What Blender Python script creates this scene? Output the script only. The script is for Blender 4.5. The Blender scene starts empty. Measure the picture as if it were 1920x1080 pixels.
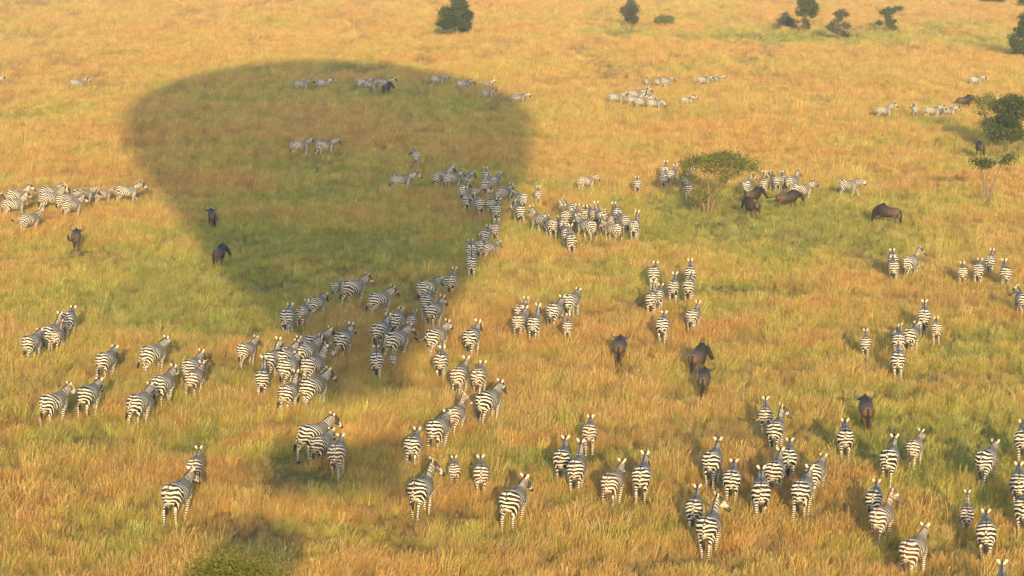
import bpy, math, random
import numpy as np
from mathutils import Vector

SC = bpy.context.scene
COL = SC.collection
rng = np.random.default_rng(7)
random.seed(7)

# ------------------------------------------------------------------ camera, sky, sun, exposure
F_PX, CAM_H, HOR_Y = 5500.0, 18.5, -190.0       # focal length in photo pixels, height of the basket, horizon row
PITCH = math.atan((540 - HOR_Y) / F_PX)
CP, SP = math.cos(PITCH), math.sin(PITCH)
cam = bpy.data.cameras.new("camera")
cam_ob = bpy.data.objects.new("camera", cam)
COL.objects.link(cam_ob)
cam.sensor_fit = 'HORIZONTAL'
cam.sensor_width = 36.0
cam.lens = 36.0 * F_PX / 1920.0
cam.clip_start, cam.clip_end = 0.3, 20000.0
cam_ob.location = (0, 0, CAM_H)
cam_ob.rotation_euler = (math.pi / 2 - PITCH, 0, 0)
SC.camera = cam_ob

def ray(px, py):
    xc, yc = (px - 960) / F_PX, -(py - 540) / F_PX
    return np.array([xc, CP + SP * yc, -SP + CP * yc])

def at(px, py, z=0.0):
    """world point at height z seen at a photo pixel"""
    d = ray(px, py)
    t = (z - CAM_H) / d[2]
    return np.array([d[0] * t, d[1] * t, z])

def ppm(py):
    """photo pixels per metre on the ground at a row"""
    d = ray(960, py)
    return F_PX / ((-CAM_H) / d[2])

SUN_DIR = ray(655, 795)                           # the low sun stands behind the balloon
SUN_DIR = SUN_DIR / np.linalg.norm(SUN_DIR)
SUN_EL = math.asin(-SUN_DIR[2])
SUN_AZ = math.atan2(-SUN_DIR[0], -SUN_DIR[1])     # clockwise from +Y
world = bpy.data.worlds.new("World")
SC.world = world
world.use_nodes = True
wn = world.node_tree
wn.nodes.clear()
sky = wn.nodes.new('ShaderNodeTexSky')
sky.sky_type = 'NISHITA'
sky.sun_disc = False
sky.sun_elevation = SUN_EL
sky.sun_rotation = SUN_AZ
sky.air_density, sky.dust_density, sky.ozone_density = 1.0, 1.7, 2.2
wbg = wn.nodes.new('ShaderNodeBackground')
wbg.inputs['Strength'].default_value = 0.15
wout = wn.nodes.new('ShaderNodeOutputWorld')
wn.links.new(sky.outputs['Color'], wbg.inputs['Color'])
wn.links.new(wbg.outputs['Background'], wout.inputs['Surface'])
sun = bpy.data.lights.new("sun", 'SUN')
sun.energy = 2.0
sun.angle = math.radians(0.45)
sun.color = (1.0, 0.77, 0.40)
sun_ob = bpy.data.objects.new("sun", sun)
COL.objects.link(sun_ob)
sun_ob.rotation_euler = Vector(SUN_DIR).to_track_quat('-Z', 'Y').to_euler()
sun_ob.location = (0, -40, 80)
SC.view_settings.view_transform = 'Standard'
SC.view_settings.look = 'None'
SC.view_settings.exposure = 1.79
SC.view_settings.gamma = 1.0
SC.view_settings.use_curve_mapping = False

# ------------------------------------------------------------------ helpers
def tag(o, label=None, cat=None, group=None, kind=None):
    if label: o['label'] = label
    if cat: o['category'] = cat
    if group: o['group'] = group
    if kind: o['kind'] = kind
    return o

def link(name, mesh, parent=None, mat=None):
    o = bpy.data.objects.new(name, mesh)
    COL.objects.link(o)
    if parent: o.parent = parent
    if mat and not mesh.materials: mesh.materials.append(mat)
    return o

def empty(name, loc, rz=0.0):
    o = bpy.data.objects.new(name, None)
    COL.objects.link(o)
    o.location = loc
    o.rotation_euler = (0, 0, rz)
    o.empty_display_size = 0.2
    return o

def mesh_from(name, v, f, smooth=True):
    me = bpy.data.meshes.new(name)
    me.from_pydata([tuple(p) for p in v], [], [tuple(q) for q in f])
    me.update()
    if smooth:
        me.polygons.foreach_set('use_smooth', [True] * len(me.polygons))
    return me

def fast_mesh(name, v, quads):
    """big mesh of quads from numpy arrays"""
    me = bpy.data.meshes.new(name)
    n, m = len(v), len(quads)
    k = quads.shape[1]
    me.vertices.add(n)
    me.vertices.foreach_set('co', np.ascontiguousarray(v, dtype=np.float32).ravel())
    me.loops.add(m * k)
    me.loops.foreach_set('vertex_index', np.ascontiguousarray(quads, dtype=np.int32).ravel())
    me.polygons.add(m)
    me.polygons.foreach_set('loop_start', np.arange(0, m * k, k, dtype=np.int32))
    me.polygons.foreach_set('loop_total', np.full(m, k, dtype=np.int32))
    me.update(calc_edges=True)
    me.validate()
    return me

def attr(me, name, val, dom='POINT'):
    val = np.asarray(val, dtype=np.float32)
    if val.ndim == 1:
        a = me.attributes.new(name, 'FLOAT', dom)
        a.data.foreach_set('value', val)
    else:
        a = me.attributes.new(name, 'FLOAT_VECTOR', dom)
        a.data.foreach_set('vector', val.ravel())

def loft(path, lat, rad, sides=14, power=1.0):
    """closed tube through path points; lat = lateral axis per ring; rad = (lateral, other) radius per ring"""
    path, lat, rad = np.asarray(path, float), np.asarray(lat, float), np.asarray(rad, float)
    n = len(path)
    tan = np.gradient(path, axis=0)
    tan /= np.linalg.norm(tan, axis=1)[:, None] + 1e-9
    V, Fc = [], []
    for i in range(n):
        l = lat[i] - tan[i] * (lat[i] @ tan[i])
        l /= np.linalg.norm(l)
        u = np.cross(l, tan[i])
        for k in range(sides):
            a = 2 * math.pi * k / sides
            V.append(path[i] + l * math.cos(a) * rad[i, 0] + u * math.sin(a) * rad[i, 1])
    for i in range(n - 1):
        for k in range(sides):
            k2 = (k + 1) % sides
            Fc.append((i * sides + k, i * sides + k2, (i + 1) * sides + k2, (i + 1) * sides + k))
    a, b = len(V), len(V) + 1
    V.append(path[0] - tan[0] * min(rad[0]) * 0.35)
    V.append(path[-1] + tan[-1] * min(rad[-1]) * 0.35)
    for k in range(sides):
        k2 = (k + 1) % sides
        Fc.append((a, k2, k))
        Fc.append((b, (n - 1) * sides + k, (n - 1) * sides + k2))
    return V, Fc

def resample(P, n):
    """smooth (Catmull-Rom) resampling of rows of control values"""
    P = np.asarray(P, float)
    m = len(P)
    Q = np.vstack([2 * P[0] - P[1], P, 2 * P[-1] - P[-2]])
    out = []
    for t in np.linspace(0, m - 1, n):
        i = min(int(t), m - 2)
        f = t - i
        p0, p1, p2, p3 = Q[i], Q[i + 1], Q[i + 2], Q[i + 3]
        out.append(0.5 * ((2 * p1) + (-p0 + p2) * f + (2 * p0 - 5 * p1 + 4 * p2 - p3) * f * f + (-p0 + 3 * p1 - 3 * p2 + p3) * f ** 3))
    return np.array(out)

def join(parts):
    V, Fc = [], []
    for v, f in parts:
        o = len(V)
        V += list(v)
        Fc += [tuple(i + o for i in q) for q in f]
    return V, Fc

def fuse(name, parts, voxel, smooth_it=3):
    """one continuous skin over overlapping closed tubes"""
    me = mesh_from(name + '_raw', *join(parts))
    o = bpy.data.objects.new('tmp', me)
    COL.objects.link(o)
    m = o.modifiers.new('r', 'REMESH')
    m.mode = 'VOXEL'
    m.voxel_size = voxel
    s = o.modifiers.new('s', 'SMOOTH')
    s.iterations = smooth_it
    s.factor = 0.5
    dg = bpy.context.evaluated_depsgraph_get()
    out = bpy.data.meshes.new_from_object(o.evaluated_get(dg))
    out.name = name
    bpy.data.objects.remove(o)
    bpy.data.meshes.remove(me)
    out.polygons.foreach_set('use_smooth', [True] * len(out.polygons))
    return out

def coords(me):
    a = np.empty(len(me.vertices) * 3, dtype=np.float32)
    me.vertices.foreach_get('co', a)
    return a.reshape(-1, 3).astype(float)

def smooth01(x, a, b):
    t = np.clip((x - a) / (b - a), 0, 1)
    return t * t * (3 - 2 * t)

# node helper
class NT:
    def __init__(self, mat):
        mat.use_nodes = True
        self.t = mat.node_tree
        self.t.nodes.clear()
        self.out = self.t.nodes.new('ShaderNodeOutputMaterial')
    def n(self, kind, **kw):
        nd = self.t.nodes.new(kind)
        for k, v in kw.items():
            if k.startswith('in_'):
                key = k[3:]
                nd.inputs[int(key) if key.isdigit() else key.replace('_', ' ')].default_value = v
            else:
                setattr(nd, k, v)
        return nd
    def l(self, a, b): self.t.links.new(a, b)
    def math(self, op, a, b=None, c=None, clamp=False):
        nd = self.n('ShaderNodeMath', operation=op, use_clamp=clamp)
        for i, x in enumerate((a, b, c)):
            if x is None: continue
            if isinstance(x, (int, float)): nd.inputs[i].default_value = x
            else: self.l(x, nd.inputs[i])
        return nd.outputs[0]
    def attr(self, name, kind='GEOMETRY'):
        return self.n('ShaderNodeAttribute', attribute_name=name, attribute_type=kind)
    def mix(self, f, a, b, mode='MIX'):
        nd = self.n('ShaderNodeMix', data_type='RGBA', blend_type=mode)
        for s, x in ((0, f), (6, a), (7, b)):
            if isinstance(x, (int, float)): nd.inputs[s].default_value = x
            elif isinstance(x, tuple): nd.inputs[s].default_value = (*x, 1) if len(x) == 3 else x
            else: self.l(x, nd.inputs[s])
        return nd.outputs[2]
    def ramp(self, v, lo, hi, a=0.0, b=1.0):
        nd = self.n('ShaderNodeMapRange', interpolation_type='SMOOTHSTEP')
        self.l(v, nd.inputs[0])
        for i, x in enumerate((lo, hi, a, b)): nd.inputs[i + 1].default_value = x
        return nd.outputs[0]
    def bsdf(self, col, rough=0.8, spec=0.2):
        p = self.n('ShaderNodeBsdfPrincipled')
        p.inputs['Roughness'].default_value = rough
        p.inputs['Specular IOR Level'].default_value = spec
        if isinstance(col, tuple): p.inputs['Base Color'].default_value = (*col, 1)
        else: self.l(col, p.inputs['Base Color'])
        self.l(p.outputs[0], self.out.inputs[0])
        return p
# ------------------------------------------------------------------ animal coats
def coat_material():
    m = bpy.data.materials.new('zebra_coat')
    T = NT(m)
    ph, wt, dk = (T.attr(a).outputs['Fac'] for a in ('ph', 'wt', 'dk'))
    oi = T.n('ShaderNodeObjectInfo')
    tc = T.n('ShaderNodeTexCoord')
    nz = T.n('ShaderNodeTexNoise', noise_dimensions='4D', in_Scale=3.6, in_Detail=1.5)
    T.l(tc.outputs['Object'], nz.inputs['Vector'])
    T.l(T.math('MULTIPLY', oi.outputs['Random'], 60.0), nz.inputs['W'])
    p = T.math('ADD', ph, T.math('MULTIPLY', T.math('SUBTRACT', nz.outputs['Fac'], 0.5), 1.5))
    p = T.math('ADD', p, oi.outputs['Random'])
    s = T.math('SINE', T.math('MULTIPLY', p, 2 * math.pi))
    s = T.math('SUBTRACT', s, T.math('MULTIPLY', wt, 1.5))
    blk = T.ramp(s, -0.42, -0.05)
    blk = T.math('MAXIMUM', blk, dk)
    fine = T.n('ShaderNodeTexNoise', in_Scale=14.0, in_Detail=3.0)
    T.l(tc.outputs['Object'], fine.inputs['Vector'])
    white = T.mix(fine.outputs['Fac'], (0.70, 0.635, 0.50), (0.52, 0.44, 0.32))
    white = T.mix(T.math('MULTIPLY', wt, 0.25), white, (0.55, 0.42, 0.26))
    dust = T.n('ShaderNodeTexNoise', noise_dimensions='4D', in_Scale=1.6, in_Detail=2.0)
    T.l(tc.outputs['Object'], dust.inputs['Vector'])
    T.l(T.math('MULTIPLY', oi.outputs['Random'], 31.0), dust.inputs['W'])
    dirt = T.ramp(dust.outputs['Fac'], .40, .72, 0, .45)
    white = T.mix(dirt, white, (.40, .29, .18))
    col = T.mix(blk, white, T.mix(T.math('MULTIPLY', dirt, .35), oi.outputs['Color'], (.11, .075, .05)))
    T.bsdf(col, 0.75, 0.15)
    return m

def hide_material():
    m = bpy.data.materials.new('wildebeest_hide')
    T = NT(m)
    c = T.attr('col')
    tc = T.n('ShaderNodeTexCoord')
    nz = T.n('ShaderNodeTexNoise', in_Scale=9.0, in_Detail=4.0)
    T.l(tc.outputs['Object'], nz.inputs['Vector'])
    col = T.mix(T.ramp(nz.outputs['Fac'], 0.3, 0.7, 0.0, 0.5), c.outputs['Color'], (0.028, 0.019, 0.013), 'MIX')
    T.bsdf(col, 0.65, 0.25)
    return m

def plain_material(name, col, rough=0.8, spec=0.2, var=0.35, scale=6.0):
    m = bpy.data.materials.new(name)
    T = NT(m)
    tc = T.n('ShaderNodeTexCoord')
    nz = T.n('ShaderNodeTexNoise', in_Scale=scale, in_Detail=4.0)
    T.l(tc.outputs['Object'], nz.inputs['Vector'])
    T.bsdf(T.mix(nz.outputs['Fac'], tuple(c * (1 - var) for c in col), tuple(c * (1 + var) for c in col)), rough, spec)
    return m

M_COAT, M_HIDE = coat_material(), hide_material()
M_HORN = plain_material('wildebeest_horn', (0.035, 0.03, 0.028), 0.4, 0.4)
M_DARK_HAIR = plain_material('dark_hair', (0.02, 0.016, 0.013), 0.8, 0.1)

Y = np.array([0.0, 1.0, 0.0])
def lat_y(n): return np.repeat(Y[None], n, 0)

def head_path(ctrl, yaw0, yaw1, start):
    """bend a neck/head drawn in the x-z plane sideways by a growing yaw; returns points and lateral axes"""
    pts, lats = [np.array(start, float)], []
    n = len(ctrl)
    yaws = np.linspace(yaw0, yaw1, n)
    for i in range(n):
        y = yaws[i]
        lats.append((-math.sin(y), math.cos(y), 0))
        if i:
            dx, dz = ctrl[i][0] - ctrl[i - 1][0], ctrl[i][1] - ctrl[i - 1][1]
            ym = 0.5 * (yaws[i] + yaws[i - 1])
            pts.append(pts[-1] + np.array([dx * math.cos(ym), dx * math.sin(ym), dz]))
    return np.array(pts), np.array(lats)

POSES = {   # neck controls (x, z, half width, half depth), head controls, neck yaw, head yaw
    'u': ([(.90, 1.01, .155, .26), (1.08, 1.10, .128, .225), (1.25, 1.19, .104, .182), (1.38, 1.28, .088, .145), (1.43, 1.33, .076, .115)],
          [(1.37, 1.355, .066, .085), (1.47, 1.315, .090, .130), (1.57, 1.225, .080, .118), (1.68, 1.115, .062, .088), (1.78, 1.015, .056, .070), (1.83, .965, .048, .057)], 0.0, 0.10),
    'a': ([(.90, 1.02, .155, .26), (1.07, 1.16, .128, .225), (1.21, 1.32, .104, .180), (1.31, 1.45, .088, .145), (1.36, 1.52, .076, .115)],
          [(1.31, 1.545, .066, .085), (1.41, 1.505, .090, .130), (1.51, 1.415, .080, .118), (1.62, 1.305, .062, .088), (1.72, 1.205, .056, .070), (1.77, 1.155, .048, .057)], 0.0, -0.15),
    'f': ([(.92, 1.02, .150, .25), (1.10, 1.13, .118, .205), (1.30, 1.26, .092, .160), (1.46, 1.36, .078, .125), (1.53, 1.40, .07, .10)],
          [(1.46, 1.43, .066, .085), (1.57, 1.38, .088, .128), (1.66, 1.28, .078, .115), (1.76, 1.17, .060, .085), (1.86, 1.07, .054, .068), (1.90, 1.02, .046, .055)], 0.0, 0.05),
    'd': ([(.92, 1.00, .150, .25), (1.14, 1.02, .118, .205), (1.34, .94, .092, .160), (1.48, .82, .078, .125), (1.53, .76, .07, .10)],
          [(1.50, .82, .066, .085), (1.57, .73, .088, .128), (1.62, .61, .078, .115), (1.66, .48, .060, .085), (1.69, .35, .054, .068), (1.70, .30, .046, .055)], -0.2, -0.35),
}
POSES['r'] = (POSES['u'][0], POSES['u'][1], -0.08, -0.22)
POSES['p'] = (POSES['a'][0], POSES['a'][1], -0.12, -0.95)
POSES['w'] = ([(q[0], q[1] - .10 * i / 4, q[2], q[3]) for i, q in enumerate(POSES['u'][0])], [(q[0] + .03, q[1] - .13, q[2], q[3]) for q in POSES['u'][1]], .08, .18)
POSES['l'] = (POSES['u'][0], POSES['u'][1], 0.10, 1.05)

ZT = [(-.33, .98, .07, .13), (-.29, .97, .155, .23), (-.18, .965, .262, .31), (-.04, .97, .308, .325), (.12, .965, .300, .320), (.34, .935, .292, .318),
      (.56, .92, .290, .325), (.76, .94, .258, .325), (.93, .965, .215, .305), (1.07, .98, .185, .265), (1.17, 1.0, .11, .16)]

def leg_chains(ph):
    """four leg paths with radii; ph = stride phase"""
    out = []
    for sgn, hind, off in ((1, 0, 0), (-1, 0, math.pi), (1, 1, math.pi * .6), (-1, 1, math.pi * 1.6)):
        sw = math.sin(ph + off) * (0.0 if ph == 0 else 0.20)
        lift = max(0.0, math.cos(ph + off)) * (0.0 if ph == 0 else 0.10)
        if hind:
            c = [(0.0, .135, .98, .17, .20), (.04, .165, .80, .135, .20), (.0 + .35 * sw, .15, .66, .092, .145), (-.13 + .7 * sw, .135, .52 + lift * .3, .062, .080),
                 (-.17 + .9 * sw, .13, .44 + lift * .6, .050, .060), (-.15 + 1.1 * sw - lift * .5, .125, .27 + lift, .038, .042), (-.14 + 1.25 * sw - lift, .125, .13 + lift, .038, .042),
                 (-.10 + 1.3 * sw - lift, .125, .06 + lift, .044, .052), (-.085 + 1.3 * sw - lift, .125, .0 + lift, .056, .062)]
        else:
            c = [(.93, .11, .95, .11, .17), (.93 + .1 * sw, .145, .78, .10, .14), (.92 + .3 * sw, .14, .65, .078, .095), (.95 + .6 * sw, .13, .50 + lift * .3, .056, .060),
                 (.97 + .8 * sw, .125, .40 + lift * .6, .052, .055), (.96 + 1.05 * sw - lift, .12, .24 + lift, .036, .038), (.955 + 1.2 * sw - lift * 1.3, .12, .12 + lift, .037, .041),
                 (.985 + 1.25 * sw - lift * 1.3, .12, .055 + lift, .043, .05), (.995 + 1.25 * sw - lift * 1.3, .12, .0 + lift, .054, .06)]
        c = np.array(c)
        c[:, 1] *= sgn
        out.append(resample(c, 20))
    return out

def nearest(v, chains):
    """index of nearest chain and its parameter for every vertex, distance scaled by radius"""
    best = np.full(len(v), 1e9)
    idx = np.zeros(len(v), int)
    par = np.zeros(len(v))
    for i, (P, R) in enumerate(chains):
        r = R.mean(axis=1)
        d = np.linalg.norm(v[:, None, :] - P[None], axis=2) / r[None]
        k = d.argmin(axis=1)
        dm = d[np.arange(len(v)), k]
        u = dm < best
        best[u], idx[u], par[u] = dm[u], i, k[u] / (len(P) - 1)
    return idx, par

def make_zebra(pose, stride):
    neck, head, yn, yh = POSES[pose]
    t = resample(ZT, 30)
    tP = np.stack([t[:, 0], 0 * t[:, 0], t[:, 1]], 1)
    chains = [(tP, t[:, 2:4])]
    parts = [loft(tP, lat_y(30), t[:, 2:4], 20)]
    nP, nL = head_path(neck, 0, yn, (neck[0][0], 0, neck[0][1]))
    off = nP[-1] - np.array([neck[-1][0], 0, neck[-1][1]])
    q = np.array([head[0][0] - neck[-1][0], 0, head[0][1] - neck[-1][1]])
    st = nP[-1] + np.array([q[0] * math.cos(yh), q[0] * math.sin(yh), q[2]])
    hP, hL = head_path(head, yh, yh, st)
    nk = np.hstack([nP, nL, np.array(neck)[:, 2:4]])
    hd = np.hstack([hP, hL, np.array(head)[:, 2:4]])
    nk, hd = resample(nk, 16), resample(hd, 16)
    parts += [loft(nk[:, :3], nk[:, 3:6], nk[:, 6:8]), loft(hd[:, :3], hd[:, 3:6], hd[:, 6:8])]
    chains += [(nk[:, :3], nk[:, 6:8]), (hd[:, :3], hd[:, 6:8])]
    # ears rise from behind the forehead
    l = hd[0, 3:6]
    f = np.array([l[1], -l[0], 0])
    for s in (1, -1):
        b = hd[2, :3] + l * s * .062 + np.array([0, 0, .075])
        d = np.array([0, 0, .145]) + l * s * .085 - f * .045
        e = np.array([(*(b + d * k), r, r2) for k, r, r2 in ((-.2, .030, .022), (.15, .042, .024), (.45, .054, .026), (.75, .046, .024), (1.0, .026, .018))])
        parts.append(loft(e[:, :3], np.repeat(l[None], 5, 0), e[:, 3:5], 10))
        chains.append((e[:, :3], e[:, 3:5]))
    for c in leg_chains(stride):
        parts.append(loft(c[:, :3], lat_y(len(c)), c[:, 3:5], 12))
        chains.append((c[:, :3], c[:, 3:5]))
    me = fuse('zebra_body', parts, 0.021, 2)
    v = coords(me)
    idx, par = nearest(v, chains)
    x, y, z = v.T
    r = np.hypot(x + .36, np.maximum(z - .46, 0))
    ph = np.interp(r, [0, .40, .95, 4.0], [0, 4.2, 4.2 + .55 / .124, 4.2 + .55 / .124 + 3.05 / .078])
    wt = smooth01(.70 - z, 0, .09) * ((x > .1) & (x < .9) & (idx == 0))
    wt = np.maximum(wt, .75 * smooth01(.10 - np.abs(y), 0, .05) * (z < .82))
    wt = wt - .35 * smooth01(r, .95, 1.15) * (idx == 0)
    dk = np.zeros(len(v))
    isn, ish, ise, isf, isb = idx == 1, idx == 2, (idx == 3) | (idx == 4), (idx == 5) | (idx == 6), (idx >= 7)
    ph = np.where(isn, 13 + par * .82 / .086, ph)
    ph = np.where(ish, par * .6 / .036, ph)
    low = isf & (z < .76)
    ph = np.where(low, z / .062, ph)
    low2 = isb & (z < .50)
    ph = np.where(low2, z / .060, ph)
    wt = np.where(low, .05 + .30 * smooth01(.55 - z, 0, .2), wt)
    wt = np.where(low2, .20, wt)
    wt = np.where(ise, 1.6, wt)
    wt = np.where(ish, -.30, wt)
    dk = np.where(ish, smooth01(par, .76, .88), dk)
    dk = np.where(ise, smooth01(par, .80, .95), dk)
    zmin = .075
    dk = np.where((z < zmin) & (isf | isb), .92, dk)
    ridge = (idx == 0) & (np.abs(y) < .030) & (z > 1.15)
    dk = np.where(ridge, .9, dk)
    eyeL = hd[4, :3]
    for s in (1, -1):
        ec = eyeL + l * s * .085 + np.array([0, 0, .02])
        dk = np.maximum(dk, 1 - smooth01(np.linalg.norm(v - ec, axis=1), .02, .035))
    attr(me, 'ph', ph); attr(me, 'wt', wt); attr(me, 'dk', dk)
    # mane: upright bristles along the crest, ending in a forelock
    n = 16
    tanu = np.gradient(nk[:, :3], axis=0)
    up = np.cross(tanu, nk[:, 3:6])
    up /= np.linalg.norm(up, axis=1)[:, None]
    up *= np.sign(up[:, 2:3] + 1e-6)
    crest = nk[:, :3] + up * (nk[:, 7:8] + .015)
    crest = np.vstack([crest, hd[2, :3] + np.array([0, 0, .15]) , hd[3, :3] + np.array([0, 0, .12])])
    ml = np.vstack([nk[:, 3:6], hd[2:3, 3:6], hd[3:4, 3:6]])
    k = len(crest)
    prof = np.concatenate([np.linspace(.03, .062, 5), np.full(k - 7, .066), [.05, .025]])
    jag = np.array([.006 * (-1) ** i for i in range(k)])
    mv, mf = loft(crest, ml, np.stack([np.full(k, .022), prof + jag], 1), 8)
    mm = mesh_from('zebra_mane', mv, mf)
    vi = np.arange(len(mv)) // 8
    vi = np.minimum(vi, k - 1)
    topness = (np.array(mv)[:, 2] - crest[vi][:, 2])
    attr(mm, 'ph', 13 + vi / (k - 1) * .82 / .086)
    attr(mm, 'wt', np.zeros(len(mv)))
    attr(mm, 'dk', smooth01(topness, -.005, .035) * .95)
    for q in (me, mm): q.materials.append(M_COAT)
    return me, mm

def make_zebra_tail(kind):
    ctrl = {'hang': [(-.30, 0, 1.12, .036), (-.37, 0, 1.06, .034), (-.40, .01, .92, .028), (-.405, .01, .78, .024), (-.40, .01, .70, .038), (-.395, .01, .58, .055), (-.39, .01, .46, .040), (-.385, .01, .40, .012)],
            'bent': [(-.30, 0, 1.12, .036), (-.37, .02, 1.06, .034), (-.40, .06, .92, .028), (-.41, .10, .78, .024), (-.41, .13, .70, .038), (-.40, .17, .58, .055), (-.39, .20, .47, .040), (-.385, .21, .41, .012)],
            'flick': [(-.30, 0, 1.12, .036), (-.37, .05, 1.05, .034), (-.42, .16, .94, .028), (-.44, .28, .86, .026), (-.46, .38, .84, .042), (-.47, .50, .87, .055), (-.47, .60, .92, .040), (-.47, .66, .96, .012)]}[kind]
    c = resample(ctrl, 20)
    V, Fc = loft(c[:, :3], np.repeat(np.array([[.3, .95, 0]]), 20, 0), np.stack([c[:, 3], c[:, 3] * .8], 1), 8)
    me = mesh_from('zebra_tail', V, Fc)
    vi = np.minimum(np.arange(len(V)) // 8, 19)
    attr(me, 'ph', vi / 2.2)
    attr(me, 'wt', np.full(len(V), .2))
    attr(me, 'dk', smooth01(vi, 9, 12))
    me.materials.append(M_COAT)
    return me

# wildebeest: high shoulders, sloping back, long low head with horns, beard and mane
WT = [(-.42, .90, .06, .10), (-.38, .90, .14, .19), (-.24, .90, .205, .255), (-.06, .895, .225, .275), (.16, .885, .235, .295), (.40, .90, .245, .325), (.60, .94, .245, .365),
      (.78, .99, .225, .375), (.92, 1.01, .19, .33), (1.04, 1.02, .13, .25), (1.12, 1.03, .08, .15)]
WPOSES = {
    'u': ([(.80, 1.08, .15, .27), (.98, 1.10, .125, .215), (1.12, 1.13, .105, .17), (1.22, 1.14, .09, .13)],
          [(1.17, 1.20, .085, .09), (1.28, 1.14, .11, .135), (1.37, 1.02, .092, .115), (1.45, .87, .078, .09), (1.51, .74, .078, .085), (1.54, .67, .066, .066)], 0, 0),
    'd': ([(.80, 1.02, .15, .27), (1.02, .98, .115, .20), (1.17, .86, .095, .155), (1.26, .74, .085, .12)],
          [(1.24, .80, .075, .085), (1.31, .69, .10, .13), (1.36, .56, .085, .11), (1.40, .42, .07, .085), (1.43, .29, .070, .078), (1.44, .23, .058, .06)], 0, 0),
}
WPOSES['r'] = (WPOSES['u'][0], WPOSES['u'][1], -.15, -.95)
WPOSES['l'] = (WPOSES['u'][0], WPOSES['u'][1], .15, .95)

def wleg_chains(ph):
    L = leg_chains(ph)
    for c in L:
        c[:, 3:5] *= .86
        c[:, 1] *= .80
        h = c[:, 0].mean() < .5
        c[:, 0] += -.08 if h else -.16
        if h: c[:, 2] = np.minimum(c[:, 2], .90)
    return L

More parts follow.
